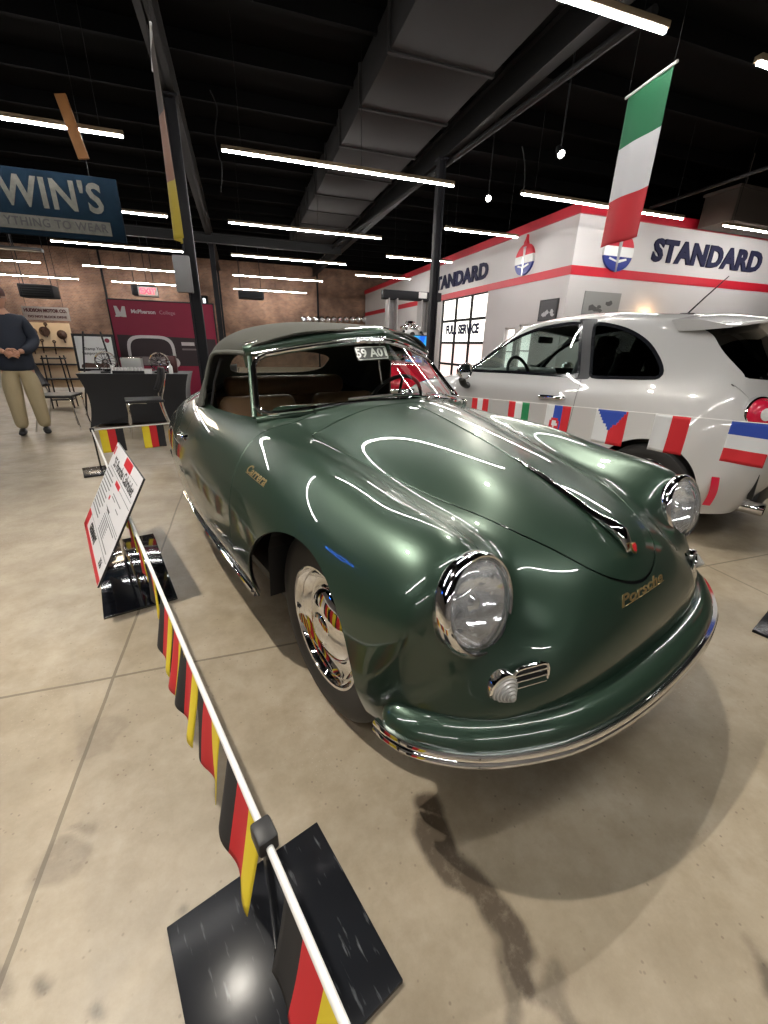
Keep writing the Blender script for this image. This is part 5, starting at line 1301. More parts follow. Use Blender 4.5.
t = bmesh.new(); _m = [(-.5,-.5),(-.2,-.5),(-.2,-.38),(-.28,-.36),(-.28,.12),(-.04,-.46),(.06,-.46),(.28,.12),(.28,-.36),(.20,-.38),(.20,-.5),(.5,-.5),(.5,-.38),(.42,-.36),(.42,.36),(.5,.38),(.5,.5),(.24,.5),(0,-.10),(-.24,.5),(-.5,.5),(-.5,.38),(-.42,.36),(-.42,-.36),(-.5,-.38)]; add_prism(t, [(x*.17, y*.17) for x, y in _m], .001, Mb2 @ Matrix.Translation((L0+.16, zt_-.18, .001))); bmesh.ops.triangulate(t, faces=t.faces[:]); obj('printed_initial', t, pale, e, smooth=False)
t = bmesh.new(); add_text(t, 'McPherson', Mb2 @ Matrix.Translation((L0+.52, zt_-.17, .001)), .085, .001, bold=.003); obj('printed_name', t, pale, e, smooth=False)
t = bmesh.new(); add_text(t, 'College', Mb2 @ Matrix.Translation((L0+.90, zt_-.17, .001)), .085, .001); obj('printed_name', t, mat('banner_pink', (.45, .25, .28), .6), e, smooth=False)
def blob(pts, m, nm, z=.001):
    t = bmesh.new(); add_prism(t, [(L0+x, y) for x, y in pts], .001, Mb2 @ Matrix.Translation((0, 0, z))); return obj(nm, t, m, e)
pr_d = mat('print_dark', (.035, .022, .025), .6); pr_m = mat('print_mid', (.20, .17, .17), .6)
H0 = zt_-.55
blob([(.04, .75), (Wn-.02, .75), (Wn-.02, H0-.04), (.95, H0-.02), (.04, H0)], pr_d, 'printed_photo')
def arch(w, h, th, x, y, n=20):
    o_ = [(x+w/2*math.copysign(abs(math.cos(PI*k/n))**.5, math.cos(PI*k/n)), y+h*abs(math.sin(PI*k/n))**.5) for k in range(n+1)]
    i_ = [(x+(w/2-th)*math.copysign(abs(math.cos(PI*k/n))**.5, math.cos(PI*k/n)), y+(h-th)*abs(math.sin(PI*k/n))**.5) for k in range(n, -1, -1)]
    return o_+i_
blob(arch(.78, .36, .05, .55, H0-.36), pale, 'printed_windscreen', .002)
blob([(.20, H0-.36), (.92, H0-.36), (.98, .76), (.14, .76)], pr_m, 'printed_bonnet', .0022)
for x in (.20, .90): blob([(x+.09*math.cos(2*PI*k/20), H0-.46+.09*math.sin(2*PI*k/20)) for k in range(20)], pale, 'printed_lamp', .003)
blob([(1.06, H0-.10), (1.28, H0-.10), (1.28, H0-.16), (1.06, H0-.16)], pale, 'printed_caption', .003); blob([(1.06, H0-.21), (1.32, H0-.21), (1.32, H0-.24), (1.06, H0-.24)], pr_m, 'printed_caption', .003)

# black stretch-cover table and what stands on it
M['spandex'] = mat('black_stretch_cloth', (.014, .014, .016), .65, sheen=.3)
tx0, tx1, ty0, ty1, tz = -2.17, -.76, 6.93, 7.66, .74; tc_ = ((tx0+tx1)/2, (ty0+ty1)/2)
e = empty('display_table', (tc_[0], tc_[1], 0), 0, 'long table under a black stretch cover pulled in at the sides', 'table'); w2, d2 = (tx1-tx0)/2, (ty1-ty0)/2
t = bmesh.new(); rows = []
for k in range(15):
    v = k/14; z = tz*(1-v); inn = .20*math.sin(PI*min(1, v*1.02))**.9*.9+.06*v; ring = []
    cor = [(-w2, -d2), (w2, -d2), (w2, d2), (-w2, d2)]
    for q in range(4):
        (ax, ay), (bx, by) = cor[q], cor[(q+1) % 4]
        for s in range(12):
            u = s/12; bow = math.sin(PI*u); fx, fy = ax+(bx-ax)*u, ay+(by-ay)*u; sh = (inn*.75+.30*inn*bow)
            lift = 0 if v < 1 else .16*bow
            ring.append(t.verts.new((fx*(1-sh*.55/w2*.9), fy*(1-sh*.55/d2*.55), z+lift)))
    rows.append(ring)
for a, b in zip(rows[:-1], rows[1:]):
    for k in range(48): t.faces.new((a[k], a[(k+1) % 48], b[(k+1) % 48], b[k]))
t.faces.new(rows[0]); obj('stretch_cover', t, M['spandex'], e, smooth=60)
for sx in (-1, 1):
    for sy in (-1, 1):
        t = bmesh.new(); add_tube(t, [(sx*w2*.86, sy*d2*.80, 0), (sx*w2*.80, sy*d2*.70, .70)], .016, 8); obj('leg', t, M['steel'], e)
def trophy(px, label):
    p = at_y(px, 372, 7.12); g = empty('wire_wheel_trophy', (p.x, 7.12, tz), 0, label, 'trophy', 'chrome wheel trophies on the black table')
    t = bmesh.new(); Mx = axis_matrix((0, 0, .155), (.15, -1, .05), (1, 0, 0)); add_lathe(t, [(.118,-.03),(.132,-.034),(.136,0),(.132,.034),(.118,.03),(.122,0)], 36, Mx, close=True); obj('wheel_rim', t, M['chrome'], g)
    t = bmesh.new()
    for k in range(16):
        a = 2*PI*k/16; add_tube(t, [Mx @ Vector((.025*math.cos(a+.5), .025*math.sin(a+.5), .03 if k % 2 else -.03)), Mx @ Vector((.122*math.cos(a), .122*math.sin(a), 0))], .004, 5)
    obj('spokes', t, M['chrome'], g)
    t = bmesh.new(); add_lathe(t, [(0,-.04),(.03,-.04),(.032,.03),(.02,.045),(0,.045)], 20, Mx); obj('hub', t, M['chrome'], g)
    t = bmesh.new(); add_box(t, (0, 0, .012), (.16, .10, .024), bevel=.004); obj('trophy_base', t, M['black'], g)
trophy(108, 'chrome spoked wheel trophy at the left end of the black table'); trophy(161, 'chrome spoked wheel trophy near the middle of the black table')
def tabletop(px, y, name): return at_y(px, 372, y).x
def small(name, x, y, s, m, label, cat, bev=.004, kids=()):
    g = empty(name, (x, y, tz), 0, label, cat); t = bmesh.new(); add_box(t, (0, 0, s[2]/2), s, bevel=bev); obj('body', t, m, g)
    for nm, c, ss, mm in kids: t = bmesh.new(); add_box(t, c, ss, bevel=.001); obj(nm, t, mm, g)
    return g
small('literature_box', tabletop(134, 7.3, 0), 7.3, (.26, .16, .20), mat('silver_box', (.42, .42, .40), .4, .3), 'silver grey box between the two wheel trophies on the table', 'box', .006, (('lid', (0, 0, .205), (.27, .17, .015), M['chrome']),))
kb = empty('card_tray', (tabletop(129, 6.99, 0), 7.0, tz), 0, 'low black tray of small pale cards at the front of the table', 'tray'); t = bmesh.new(); add_box(t, (0, 0, .02), (.40, .10, .04), bevel=.003); obj('tray', t, M['black'], kb)
for k in range(9): t = bmesh.new(); add_box(t, (-.17+.0425*k, -.01, .055), (.028, .05, .05), rot=(-.3, 0, 0), bevel=.001); obj('card', t, M['plaster'], kb)
small('white_card_box', tabletop(148, 7.0, 0), 7.0, (.10, .06, .06), M['white'], 'small white box right of the card tray on the table', 'box', .003, (('lid', (0, 0, .062), (.104, .064, .008), M['plaster']),))
small('dark_case', tabletop(173, 7.25, 0), 7.25, (.14, .12, .24), mat('oxblood', (.07, .02, .018), .5), 'dark oxblood case standing near the right end of the table', 'case', .01, (('handle', (0, 0, .25), (.06, .02, .02), M['black']),))
g = empty('figurine', (tabletop(112.5, 6.99, 0), 7.0, tz), 0, 'tiny white figurine beside the left wheel trophy', 'figurine'); t = bmesh.new(); add_lathe(t, [(0,0),(.028,0),(.024,.02),(.014,.05),(.018,.07),(.022,.085),(.014,.105),(0,.112)], 16); obj('body', t, M['white'], g)
g = empty('white_pump_bottle', (tabletop(171, 6.99, 0), 7.0, tz), 0, 'small white pump bottle at the right end of the table', 'bottle'); t = bmesh.new(); add_lathe(t, [(0,0),(.026,0),(.028,.01),(.028,.10),(.012,.12),(.012,.135),(0,.135)], 18); obj('body', t, M['white'], g); t = bmesh.new(); add_tube(t, [(0,0,.13),(0,0,.165),(-.03,0,.16)], .006, 8); obj('pump', t, M['steel'], g)

# chairs
def make_chair(loc, rz, label):
    g = empty('stacking_chair', (loc[0], loc[1], 0), rz, label, 'chair', 'black chrome-leg chairs around the table')
    t = bmesh.new(); add_box(t, (0, 0, .455), (.46, .44, .035), bevel=.014, seg=3); obj('seat', t, M['black'], g)
    t = bmesh.new(); n = 10; rows = []
    for k in range(n+1):
        v = k/n; y = .205+.10*v+.02*math.sin(PI*v); rows.append([t.verts.new((x*(.44 if v < .85 else .40), y+.05*(abs(x)*2)**2*-1+dy, .56+.30*v)) for dy in (0,) for x in np.linspace(-.5, .5, 9)])
    for a, b in zip(rows[:-1], rows[1:]):
        for k in range(8): t.faces.new((a[k], a[k+1], b[k+1], b[k]))
    o = obj('backrest', t, M['black'], g); so = o.modifiers.new('thick', 'SOLIDIFY'); so.thickness = .018
    for sx in (-1, 1):
        t = bmesh.new(); add_tube(t, curve3([(sx*.22, -.23, 0), (sx*.215, -.20, .25), (sx*.21, -.185, .43), (sx*.21, 0, .437)], 4), .011, 8); obj('leg', t, M['chrome'], g)
        t = bmesh.new(); add_tube(t, curve3([(sx*.22, .29, 0), (sx*.215, .22, .25), (sx*.21, .19, .46), (sx*.21, .235, .62), (sx*.20, .285, .80)], 4), .011, 8); obj('leg', t, M['chrome'], g)
    t = bmesh.new(); add_tube(t, [(-.21, 0, .432), (.21, 0, .432)], .010, 8); obj('cross_bar', t, M['chrome'], g); return g
make_chair((-2.44, 6.98), PI/2, 'black chair with chrome legs between the man and the black table')
make_chair((-1.27, 6.32), -PI/2+.25, 'black chair with chrome legs in front of the black table')
make_chair((-.38, 7.45), -PI/2-.4, 'black chair with chrome legs at the right end of the black table')
# easel with poster
p = at_y(92, 375, 8.3); za = at_y(70, 333, 8.3); zb_ = at_y(112, 334, 8.3); zc_ = at_y(78, 371, 8.3); wE = zb_.x-za.x; hE = za.z-zc_.z
e = empty('easel_poster', ((za.x+zb_.x)/2, 8.3, 0), .06, 'black framed white poster on an easel behind the left end of the table', 'poster')
cz = (za.z+zc_.z)/2; Me = axis_matrix((0, 0, cz), (0, -1, .14), (1, 0, 0))
def eb(c, s, m, nm, bev=0):
    t = bmesh.new(); add_box(t, c, s, bevel=bev)
    for v in t.verts: v.co = Me @ v.co
    return obj(nm, t, m, e)
eb((0, 0, -.02), (wE, hE, .03), M['black'], 'frame', .004); eb((0, 0, -.003), (wE*.88, hE*.86, .004), M['white'], 'poster_sheet')
t = bmesh.new(); add_text(t, 'Stamp Your', Me @ Matrix.Translation((0, hE*.10, 0)), hE*.105, .001, bold=.001); add_text(t, 'Passport Here!', Me @ Matrix.Translation((0, -hE*.02, 0)), hE*.105, .001, bold=.001); obj('poster_text', t, M['ink'], e, smooth=False)
t = bmesh.new(); add_prism(t, [(-wE*.40, -hE*.41), (wE*.30, -hE*.41), (wE*.28, -hE*.30), (wE*.17, -hE*.28), (wE*.13, -hE*.18), (wE*.10, -hE*.30), (0, -hE*.27), (-wE*.05, -hE*.20), (-wE*.08, -hE*.29), (-wE*.28, -hE*.27), (-wE*.38, -hE*.33)], .001, Me @ Matrix.Translation((0, 0, -.0005))); obj('poster_skyline', t, mat('skyline_brown', (.10, .05, .035), .6), e)
t = bmesh.new(); add_prism(t, [(wE*.33+.035*math.cos(k*PI/8), hE*.33+.035*math.sin(k*PI/8)) for k in range(16)], .001, Me @ Matrix.Translation((0, 0, -.0005))); obj('poster_stamp', t, M['maroon'], e)
for s in (-1, 1):
    t = bmesh.new(); add_tube(t, [(s*.30, -.12, 0), (s*.12, .04, za.z+.03)], .014, 8); obj('leg', t, M['black'], e)
t = bmesh.new(); add_tube(t, [(0, .55, 0), (0, .08, za.z)], .014, 8); obj('leg', t, M['black'], e)
t = bmesh.new(); add_box(t, (0, -.12, zc_.z-.03), (wE*.9, .07, .03)); obj('ledge', t, M['black'], e)
# wall board with pegged tools, and the sign above it
Yw = 12.0; a = at_y(24, 322, Yw); b = at_y(69, 324, Yw); cB = at_y(30, 372, Yw)
e = empty('tool_board', ((a.x+b.x)/2, Yw, 0), 0, 'pale lit pegboard of old tools standing behind the man', 'display board'); wB = b.x-a.x
M['pegboard'] = mat('pale_pegboard', (.62, .47, .31), .6, var=(6, .12))
t = bmesh.new(); add_box(t, (0, 0, a.z/2+.05), (wB, .05, a.z-.1), bevel=.004); obj('panel', t, M['pegboard'], e)
for k, zz in enumerate((.98, .62, .30)): t = bmesh.new(); add_box(t, (0, -.13, zz), (wB*1.02, .24, .03), bevel=.003); obj('shelf', t, M['steel_dark'], e)
for k, (u, v, kind) in enumerate([(-.36, .14, 0), (-.08, .12, 1), (.30, .18, 0), (-.42, .46, 2), (-.22, .44, 2), (.05, .46, 2), (-.05, .10, 2)]):
    t = bmesh.new(); cx_, cz_ = u*wB, a.z-.06-v*1.0
    if kind == 0: add_lathe(t, [(0,0),(.09,0),(.10,.03),(.06,.05),(.03,.09),(0,.09)], 16, axis_matrix((cx_, -.03, cz_), (0,-1,0))); add_tube(t, [(cx_, -.05, cz_-.03), (cx_+.03, -.05, cz_-.17)], .018, 8)
    elif kind == 1: add_lathe(t, [(.05,0),(.10,0),(.10,.04),(.05,.04)], 20, axis_matrix((cx_, -.03, cz_), (0,-1,0)), close=True); add_box(t, (cx_, -.05, cz_-.02), (.06, .05, .16), bevel=.01)
    else: add_tube(t, [(cx_, -.045, cz_-.14), (cx_+.02, -.045, cz_+.12)], .014, 8); add_lathe(t, [(.015,0),(.035,0),(.035,.02),(.015,.02)], 12, axis_matrix((cx_+.02, -.03, cz_+.13), (0,-1,0)), close=True)
    obj('hung_tool', t, mat('rusty_tool', (.06, .03, .02), .6) if k == 0 else bpy.data.materials['rusty_tool'], e)
ll = bpy.data.lights.new('board_lamp', 'AREA'); ll.energy = 26; ll.size = .9; ll.color = (1, .80, .55)
lo = bpy.data.objects.new('board_lamp', ll); lc = empty('picture_lamp', ((a.x+b.x)/2, Yw-.75, 2.75), 0, 'dark hooded lamp over the pale tool board', 'lamp'); t = bmesh.new(); add_box(t, (0, 0, .05), (1.0, .16, .06), bevel=.01); obj('hood', t, M['black'], lc); t = bmesh.new(); add_tube(t, [(0, 0, .07), (0, 0, 2.15)], .01, 8); obj('stem', t, M['black'], lc); link(lo, lc); lo.location = (0, 0, .01); lo.rotation_euler = (-.45, 0, 0)
p0, p1 = at_y(21, 305.5, 15.5), at_y(71, 321.5, 15.5); p2 = at_y(68, 309, 15.5)
e = empty('dealer_sign', ((p0.x+p1.x)/2, 15.5, (p0.z+p1.z)/2), .0, 'white painted motor company board hanging above the pale tool board', 'sign'); wS, hS = p1.x-p0.x, p2.z-p1.z
t = bmesh.new(); add_box(t, (0, 0, 0), (wS, .05, hS*1.05), bevel=.005); obj('board', t, mat('sign_cream', (.55, .48, .44), .6, var=(5, .1)), e)
Mz = axis_matrix((0, -.027, 0), (0, -1, 0), (1, 0, 0)); brn = mat('sign_brown', (.10, .018, .02), .6)
t = bmesh.new(); tb = text_bm('HUDSON MOTOR CO.', hS*.36, .002, bold=.006)
xs = max(v.co.x for v in tb.verts)
for v in tb.verts: v.co.x *= wS*.46/xs
merge(t, tb, Mz @ Matrix.Translation((0, hS*.22, .002))); obj('painted_lettering', t, brn, e, smooth=False); t = bmesh.new()
tb = text_bm('DO NOT BLOCK DRIVE', hS*.24, .002, bold=.003); xs = max(v.co.x for v in tb.verts)
for v in tb.verts: v.co.x *= wS*.42/xs
merge(t, tb, Mz @ Matrix.Translation((.02, -hS*.26, .002))); obj('painted_lettering', t, brn, e, smooth=False)
t = bmesh.new()
for s in (-1, 1): add_tube(t, [(s*wS*.4, 0, hS/2), (s*wS*.4, 0, 4.9-(p0.z+p1.z)/2)], .006, 6)
obj('hanging_wire', t, M['steel_grey'], e)
# tall metal rack by the board
p = at_y(69, 385, 9.6); e = empty('display_rack', (p.x, 9.2, 0), .1, 'thin dark metal rack beside the easel poster', 'rack'); t = bmesh.new()
for sx in (-.16, .16):
    for sy in (-.14, .14): add_tube(t, [(sx, sy, 0), (sx*.8, sy, .90)], .012, 6)
obj('uprights', t, M['steel_dark'], e)
for z in (.15, .5, .85): t = bmesh.new(); add_box(t, (0, 0, z), (.32, .28, .02)); obj('shelf', t, M['steel_dark'], e)
# table with bright boxes right of the banner
p = at_y(192, 372, 10.0); e = empty('side_table', (p.x, 10.0, 0), 0, 'small dark table with white boxes seen beside the canvas top', 'table'); t = bmesh.new(); add_box(t, (0, 0, .72), (.9, .6, .04), bevel=.005); obj('table_top', t, M['black'], e)
for sx in (-1, 1):
    for sy in (-1, 1): t = bmesh.new(); add_tube(t, [(sx*.40, sy*.25, 0), (sx*.40, sy*.25, .70)], .018, 8); obj('leg', t, M['black'], e)
for dx, h_ in ((-.22, .34), (.12, .30)):
    g = empty('white_carton', (p.x+dx, 10.0, .74), 0, 'white carton on the small dark table, %s' % ('left one' if dx < 0 else 'right one'), 'box'); t = bmesh.new(); add_box(t, (0, 0, h_/2), (.24, .22, h_), bevel=.004); obj('body', t, M['white'], g); t = bmesh.new(); add_box(t, (0, -.112, h_*.6), (.12, .004, .12)); obj('label_patch', t, M['black'], g)

# red car seen through the windscreen
RCX = at_y(388, 380, 9.6).x
rc = empty('red_roadster', (RCX, 9.6, 0), math.radians(-98), 'bright red open roadster glimpsed through the windscreen of the green car', 'car')
M['red_paint'] = mat('red_car_paint', (.60, .008, .03), .25, coat=1.0)
rnet = [
 [(-2.05,0,.30),(-2.04,.35,.30),(-2.0,.6,.30),(-1.9,.72,.30),(-1.7,.78,.28)],
 [(-2.12,0,.55),(-2.10,.35,.55),(-2.05,.6,.55),(-1.95,.75,.52),(-1.7,.82,.40)],
 [(-2.0,0,.86),(-1.98,.35,.85),(-1.9,.58,.82),(-1.8,.74,.68),(-1.65,.83,.42)],
 [(-1.2,0,.95),(-1.2,.35,.94),(-1.2,.60,.91),(-1.2,.78,.72),(-1.2,.85,.42)],
 [(-.6,0,1.0),(-.6,.35,.99),(-.6,.60,.95),(-.6,.80,.76),(-.6,.86,.42)],
 [(.3,0,1.0),(.3,.35,.99),(.3,.60,.95),(.3,.80,.76),(.3,.86,.42)],
 [(1.0,0,.93),(1.0,.35,.92),(1.0,.60,.89),(1.0,.80,.74),(1.0,.86,.42)],
 [(1.9,0,.82),(1.88,.35,.81),(1.85,.58,.78),(1.8,.76,.66),(1.75,.83,.40)],
 [(2.2,0,.55),(2.18,.35,.55),(2.12,.58,.54),(2.02,.72,.50),(1.9,.78,.38)],
 [(2.1,0,.28),(2.08,.35,.28),(2.03,.55,.28),(1.95,.68,.28),(1.85,.74,.27)],
]
G5, N5 = loft(rnet, 110, 90); f5 = ((G5-np.array((0, 0, .6)))*N5).sum() < 0; rb = Surf(G5, N5, f5)
for cx_ in (-1.25, 1.3):
    g = lambda c: (math.hypot(c.x-cx_, c.z-.33)-.36) if abs(c.y) > .5 and c.z < .75 and abs(c.x-cx_) < .5 else 9.0
    rb.cut(g); rb.take(lambda c: g(c) < 0).bm.free()
ckq = sdf_poly(rnd([(-.85,0),(-.75,.50),(-.3,.56),(.25,.54),(.45,.40),(.50,0),(.45,-.40),(.25,-.54),(-.3,-.56),(-.75,-.50)]))
gck = lambda c: ckq(c.x, c.y) if c.z > .88 else 9.0
rb.cut(gck); rb.take(lambda c: gck(c) < 0).bm.free()
rb.build('body_shell', M['red_paint'], rc, thick=.01)
t = bmesh.new(); add_tube(t, curve3([(.50,-.50,.97),(.42,-.46,1.10),(.36,0,1.14),(.42,.46,1.10),(.50,.50,.97)], 6), .012, 8); obj('screen_frame', t, M['chrome'], rc)
for y in (-.28, .28):
    t = bmesh.new(); add_box(t, (-.55, y, .86), (.14, .42, .36), rot=(0, -.2, 0), bevel=.05, seg=3); obj('seat', t, M['black'], rc)
t = bmesh.new(); add_box(t, (0, 0, .45), (3.6, 1.2, .4), bevel=.05); obj('underbody', t, M['black'], rc)
for cx_ in (-1.25, 1.3):
    for s in (-1, 1):
        w_ = empty('wheel', (cx_, .74*s, .33)); w_.parent = rc; Mw = axis_matrix((0, 0, 0), (0, s, 0), (1, 0, 0))
        t = bmesh.new(); add_lathe(t, [(.20,-.08),(.26,-.09),(.32,-.07),(.33,0),(.32,.07),(.26,.09),(.20,.08)], 40, Mw); obj('tyre', t, M['rubber'], w_)
        t = bmesh.new(); add_lathe(t, [(.20,-.06),(.205,.08),(.15,.05),(.10,.07),(0,.085)], 40, Mw); obj('rim', t, M['chrome'], w_)
t = bmesh.new()
for s in (-1, 1): add_lathe(t, [(.09,0),(.10,.02),(.06,.04),(0,.045)], 24, axis_matrix((2.06, .55*s, .60), (1, .2*s, .1)))
obj('headlamp', t, M['chrome'], rc)
t = bmesh.new(); add_box(t, (2.2, 0, .42), (.10, 1.3, .10), bevel=.03); add_box(t, (-2.12, 0, .45), (.10, 1.3, .10), bevel=.03); obj('bumper', t, M['chrome'], rc)

# blue neon bow-tie sign on the left wall: it shines in the green fender
e = empty('neon_sign', (-8.6, 4.2, 3.7), PI/2, 'blue neon bow-tie sign hung over the open floor at far left, out of view', 'sign')
bt = [(-.75,-.16),(-.62,.16),(-.22,.16),(-.20,.30),(.24,.30),(.22,.16),(.75,.16),(.62,-.16),(.22,-.16),(.20,-.30),(-.24,-.30),(-.22,-.16)]
t = bmesh.new(); Mn = axis_matrix((0, 0, 0), (0, -1, 0), (1, 0, 0)); add_tube(t, [Mn @ Vector((x, y, .04)) for x, y in bt], .035, 8, closed=True); obj('neon_tube', t, mat('neon_blue', (.02, .2, 1), .4, emis=(.01, .16, 1), estr=30), e)
t = bmesh.new(); add_prism(t, [(x*1.06, y*1.1) for x, y in bt], .03, Mn @ Matrix.Translation((0, 0, -.02))); obj('backing', t, M['black'], e)
t = bmesh.new()
for s in (-.5, .5): add_tube(t, [(s, 0, .15), (s, 0, 2.6)], .006, 6)
obj('hanging_wire', t, M['steel_grey'], e)
e.scale = (.62, .62, .62)
# ------------------------------------------------------------------ man with cap
def skin_bm(pts, edges, rad, root=0, sub=2):
    me = bpy.data.meshes.new('figure'); me.from_pydata([Vector(p) for p in pts], edges, []); o = bpy.data.objects.new('figure', me); COL.objects.link(o)
    md = o.modifiers.new('skin', 'SKIN'); md.use_smooth_shade = True; md.branch_smoothing = .4
    for i, v in enumerate(me.skin_vertices[0].data):
        r = rad[i]; v.radius = r if isinstance(r, tuple) else (r, r); v.use_root = (i == root)
    ss = o.modifiers.new('sub', 'SUBSURF'); ss.levels = sub; ss.render_levels = sub
    dg = bpy.context.evaluated_depsgraph_get(); em = bpy.data.meshes.new_from_object(o.evaluated_get(dg)); t = bmesh.new(); t.from_mesh(em)
    bpy.data.objects.remove(o); bpy.data.meshes.remove(me); bpy.data.meshes.remove(em); return t
man = empty('person', (-2.68, 6.62, 0), .35, 'man in a dark cap, navy jacket and khaki trousers with hands clasped at left edge', 'person')
SK = mat('skin', (.50, .27, .18), .5); NAVY = mat('navy_jacket', (.012, .017, .030), .75, bump=(30, .3, .006)); KHA = mat('khaki_cloth', (.40, .33, .20), .8, bump=(22, .35, .008))
P = [(0,0,.93),(0,.01,1.06),(0,.015,1.22),(0,.02,1.38),(0,.005,1.46),(0,-.02,1.525),
     (.17,.02,1.385),(.235,.03,1.16),(.145,-.16,1.04),(.06,-.235,1.02),
     (-.17,.02,1.385),(-.235,.03,1.16),(-.145,-.16,1.04),(-.06,-.235,1.02),
     (.09,0,.86),(.105,-.02,.48),(.115,.02,.09),(-.09,0,.86),(-.105,-.02,.48),(-.115,.02,.09)]
E_ = [(0,1),(1,2),(2,3),(3,4),(4,5),(3,6),(6,7),(7,8),(8,9),(3,10),(10,11),(11,12),(12,13),(0,14),(14,15),(15,16),(0,17),(17,18),(18,19)]
Rr = [.13,.125,.13,.12,.058,.062,.058,.048,.036,.028,.058,.048,.036,.028,.09,.062,.042,.09,.062,.042]
b_ = skin_bm(P, E_, Rr)
# head with face, on the neck, joined into the same body mesh
h = bmesh.new(); bmesh.ops.create_uvsphere(h, u_segments=28, v_segments=20, radius=1)
for v in h.verts:
    x, y, z = v.co; jaw = 1-.22*max(0, -z)**1.2; yy = y*.098*(1-.05*max(0, z)); xx = x*.076*jaw
    if y < 0:
        yy -= .020*math.exp(-((x/.20)**2+((z+.10)/.16)**2))        # nose
        yy += .010*math.exp(-(((abs(x)-.42)/.20)**2+((z-.10)/.13)**2)) # eye sockets
        yy -= .006*math.exp(-((x/.38)**2+((z+.45)/.10)**2)); yy -= .008*math.exp(-((x/.30)**2+((z+.82)/.16)**2))
    v.co = Vector((xx, yy-.025, z*.118+1.605))
merge(b_, h)
for s in (-1, 1):
    q = bmesh.new(); bmesh.ops.create_uvsphere(q, u_segments=10, v_segments=8, radius=1); merge(b_, q, Matrix.Translation((s*.077, -.01, 1.605)) @ Matrix.Diagonal((.010, .020, .032, 1)))
    # hands: palm, four fingers of different length and a thumb, folded over each other
    q = bmesh.new(); bmesh.ops.create_uvsphere(q, u_segments=12, v_segments=8, radius=1); pc = Vector((s*.035, -.255+.012*s, 1.005)); merge(b_, q, Matrix.Translation(pc) @ Euler((.3, .2*s, .5*s)).to_matrix().to_4x4() @ Matrix.Diagonal((.046, .020, .040, 1)))
    for k, ln in enumerate((.066, .074, .069, .054)):
        a0 = pc+Vector((-s*.028, -.006, .026-.018*k)); add_tube(b_, curve3([a0, a0+Vector((-s*ln*.5, -.014, -.006)), a0+Vector((-s*ln*.85, -.004, -.018)), a0+Vector((-s*ln, .012, -.022))], 3), [.0095]*9+[.007], 7)
    a0 = pc+Vector((s*.012, -.012, .028)); add_tube(b_, curve3([a0, a0+Vector((-s*.02, -.018, .020)), a0+Vector((-s*.05, -.020, .018))], 3), [.011]*6+[.008], 7)
body_m = obj('body', b_, SK, man, smooth=70)
for s in (-1, 1):
    t = bmesh.new(); bmesh.ops.create_uvsphere(t, u_segments=10, v_segments=8, radius=.011); 
    for v in t.verts: v.co += Vector((s*.030, -.112, 1.617))
    obj('eye', t, mat('eye_dark', (.03, .02, .02), .2) if s < 0 else bpy.data.materials['eye_dark'], man)
t = bmesh.new(); add_box(t, (0, -.118, 1.557), (.045, .012, .008), bevel=.003); obj('mouth', t, mat('lips', (.35, .12, .10), .5), man)
t = skin_bm([(0,0,.80),(0,-.005,.99),(0,.01,1.20),(0,.015,1.37),(0,.01,1.455),(.165,.02,1.385),(.245,.03,1.15),(.16,-.14,1.045),(.085,-.215,1.025),(-.165,.02,1.385),(-.245,.03,1.15),(-.16,-.14,1.045),(-.085,-.215,1.025)],
   [(0,1),(1,2),(2,3),(3,4),(3,5),(5,6),(6,7),(7,8),(3,9),(9,10),(10,11),(11,12)], [(.185,.15),(.205,.175),(.195,.165),(.17,.135),.068,.090,.078,.060,.050,.090,.078,.060,.050], 1)
jk = obj('jacket', t, NAVY, man, smooth=70)
t = bmesh.new(); add_box(t, (-.085, -.150, 1.275), (.055, .012, .030), bevel=.003); obj('chest_badge', t, M['white'], jk)
t = skin_bm([(0,0,.95),(0,0,.86),(.095,0,.80),(.105,-.02,.48),(.118,.01,.07),(-.095,0,.80),(-.105,-.02,.48),(-.118,.01,.07)], [(0,1),(1,2),(2,3),(3,4),(1,5),(5,6),(6,7)], [(.175,.145),(.175,.145),.122,.098,.072,.122,.098,.072], 0)
obj('trousers', t, KHA, man, smooth=70)
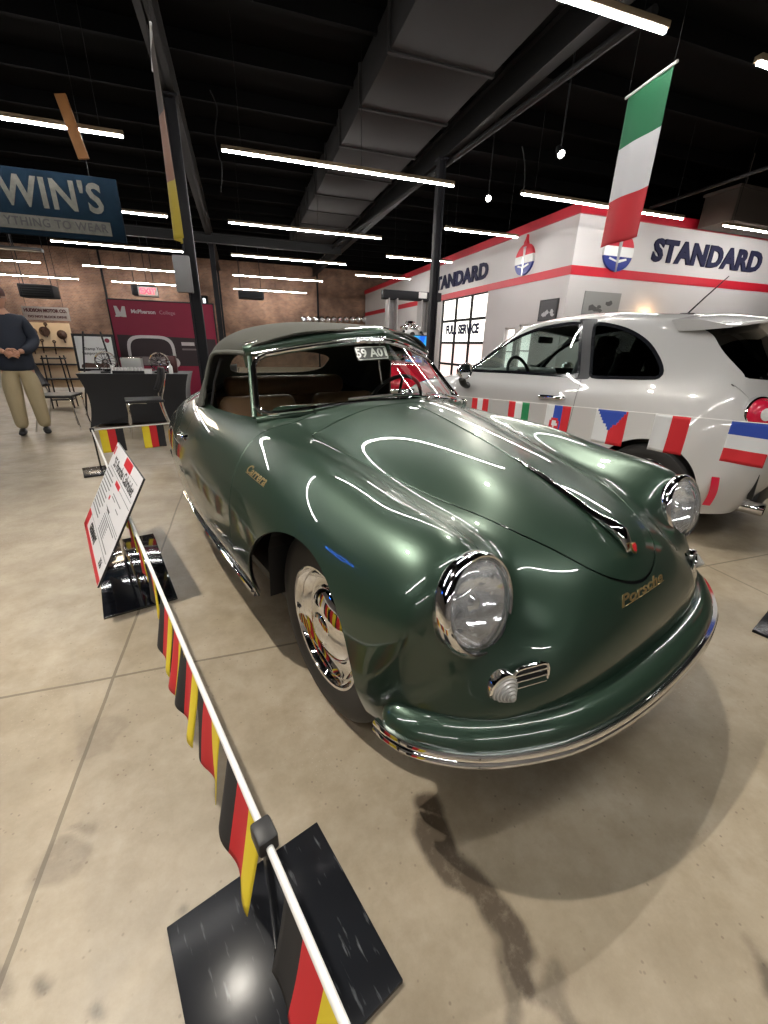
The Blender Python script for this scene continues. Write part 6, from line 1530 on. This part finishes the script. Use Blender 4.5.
for s in (-1, 1):
    t = skin_bm([(s*.118,.05,.05),(s*.122,-.04,.045),(s*.135,-.17,.035)], [(0,1),(1,2)], [(.045,.05),(.046,.042),(.042,.028)], 0)
    for v in t.verts: v.co.z = max(v.co.z, .001)
    obj('shoe', t, M['black'], man, smooth=70)
t = bmesh.new(); add_lathe(t, [(.092,1.635),(.096,1.66),(.090,1.70),(.065,1.732),(.03,1.742),(0,1.744)], 28, Matrix.Translation((0, -.018, 0)) @ Matrix.Diagonal((.92, 1.14, 1, 1)))
br = [];
for k in range(15):
    a = PI+PI*k/14; br.append((math.cos(a)*.080, -.085+math.sin(a)*.095))
add_prism(t, br, .008, Matrix.Translation((0, -.0, 1.640)) @ Euler((.10, 0, 0)).to_matrix().to_4x4()); obj('cap', t, mat('brown_cap', (.07, .03, .025), .8), man, smooth=50)
t = bmesh.new(); add_lathe(t, [(.079,1.575),(.083,1.60),(.086,1.64),(.08,1.65)], 24, Matrix.Translation((0, .004, 0)) @ Matrix.Diagonal((.96, 1.10, 1, 1))); bmesh.ops.delete(t, geom=[v for v in t.verts if v.co.y < -.02], context='VERTS'); o = obj('hair', t, mat('grey_hair', (.30, .28, .26), .8), man)
for s in (-1, 1):
    t = bmesh.new(); add_tube(t, [Vector((s*.031+.020*math.cos(a), -.126, 1.617+.016*math.sin(a))) for a in np.linspace(0, 2*PI, 17)[:-1]], .0022, 5, closed=True); add_tube(t, [(s*.051, -.124, 1.62), (s*.078, -.03, 1.618)], .002, 5); obj('spectacles', t, M['steel'], man)
w = bpy.data.worlds.new('hall_air'); SC.world = w; w.use_nodes = True
w.node_tree.nodes['Background'].inputs[0].default_value = (1, .96, .9, 1); w.node_tree.nodes['Background'].inputs[1].default_value = .02
SC.view_settings.view_transform = 'Standard'; SC.view_settings.look = 'None'; SC.view_settings.gamma = 1; SC.view_settings.use_curve_mapping = False; SC.view_settings.exposure = 0.15
SC.cycles.max_bounces = 8; SC.cycles.transparent_max_bounces = 16; SC.cycles.use_denoising = True; SC.cycles.sample_clamp_indirect = 6
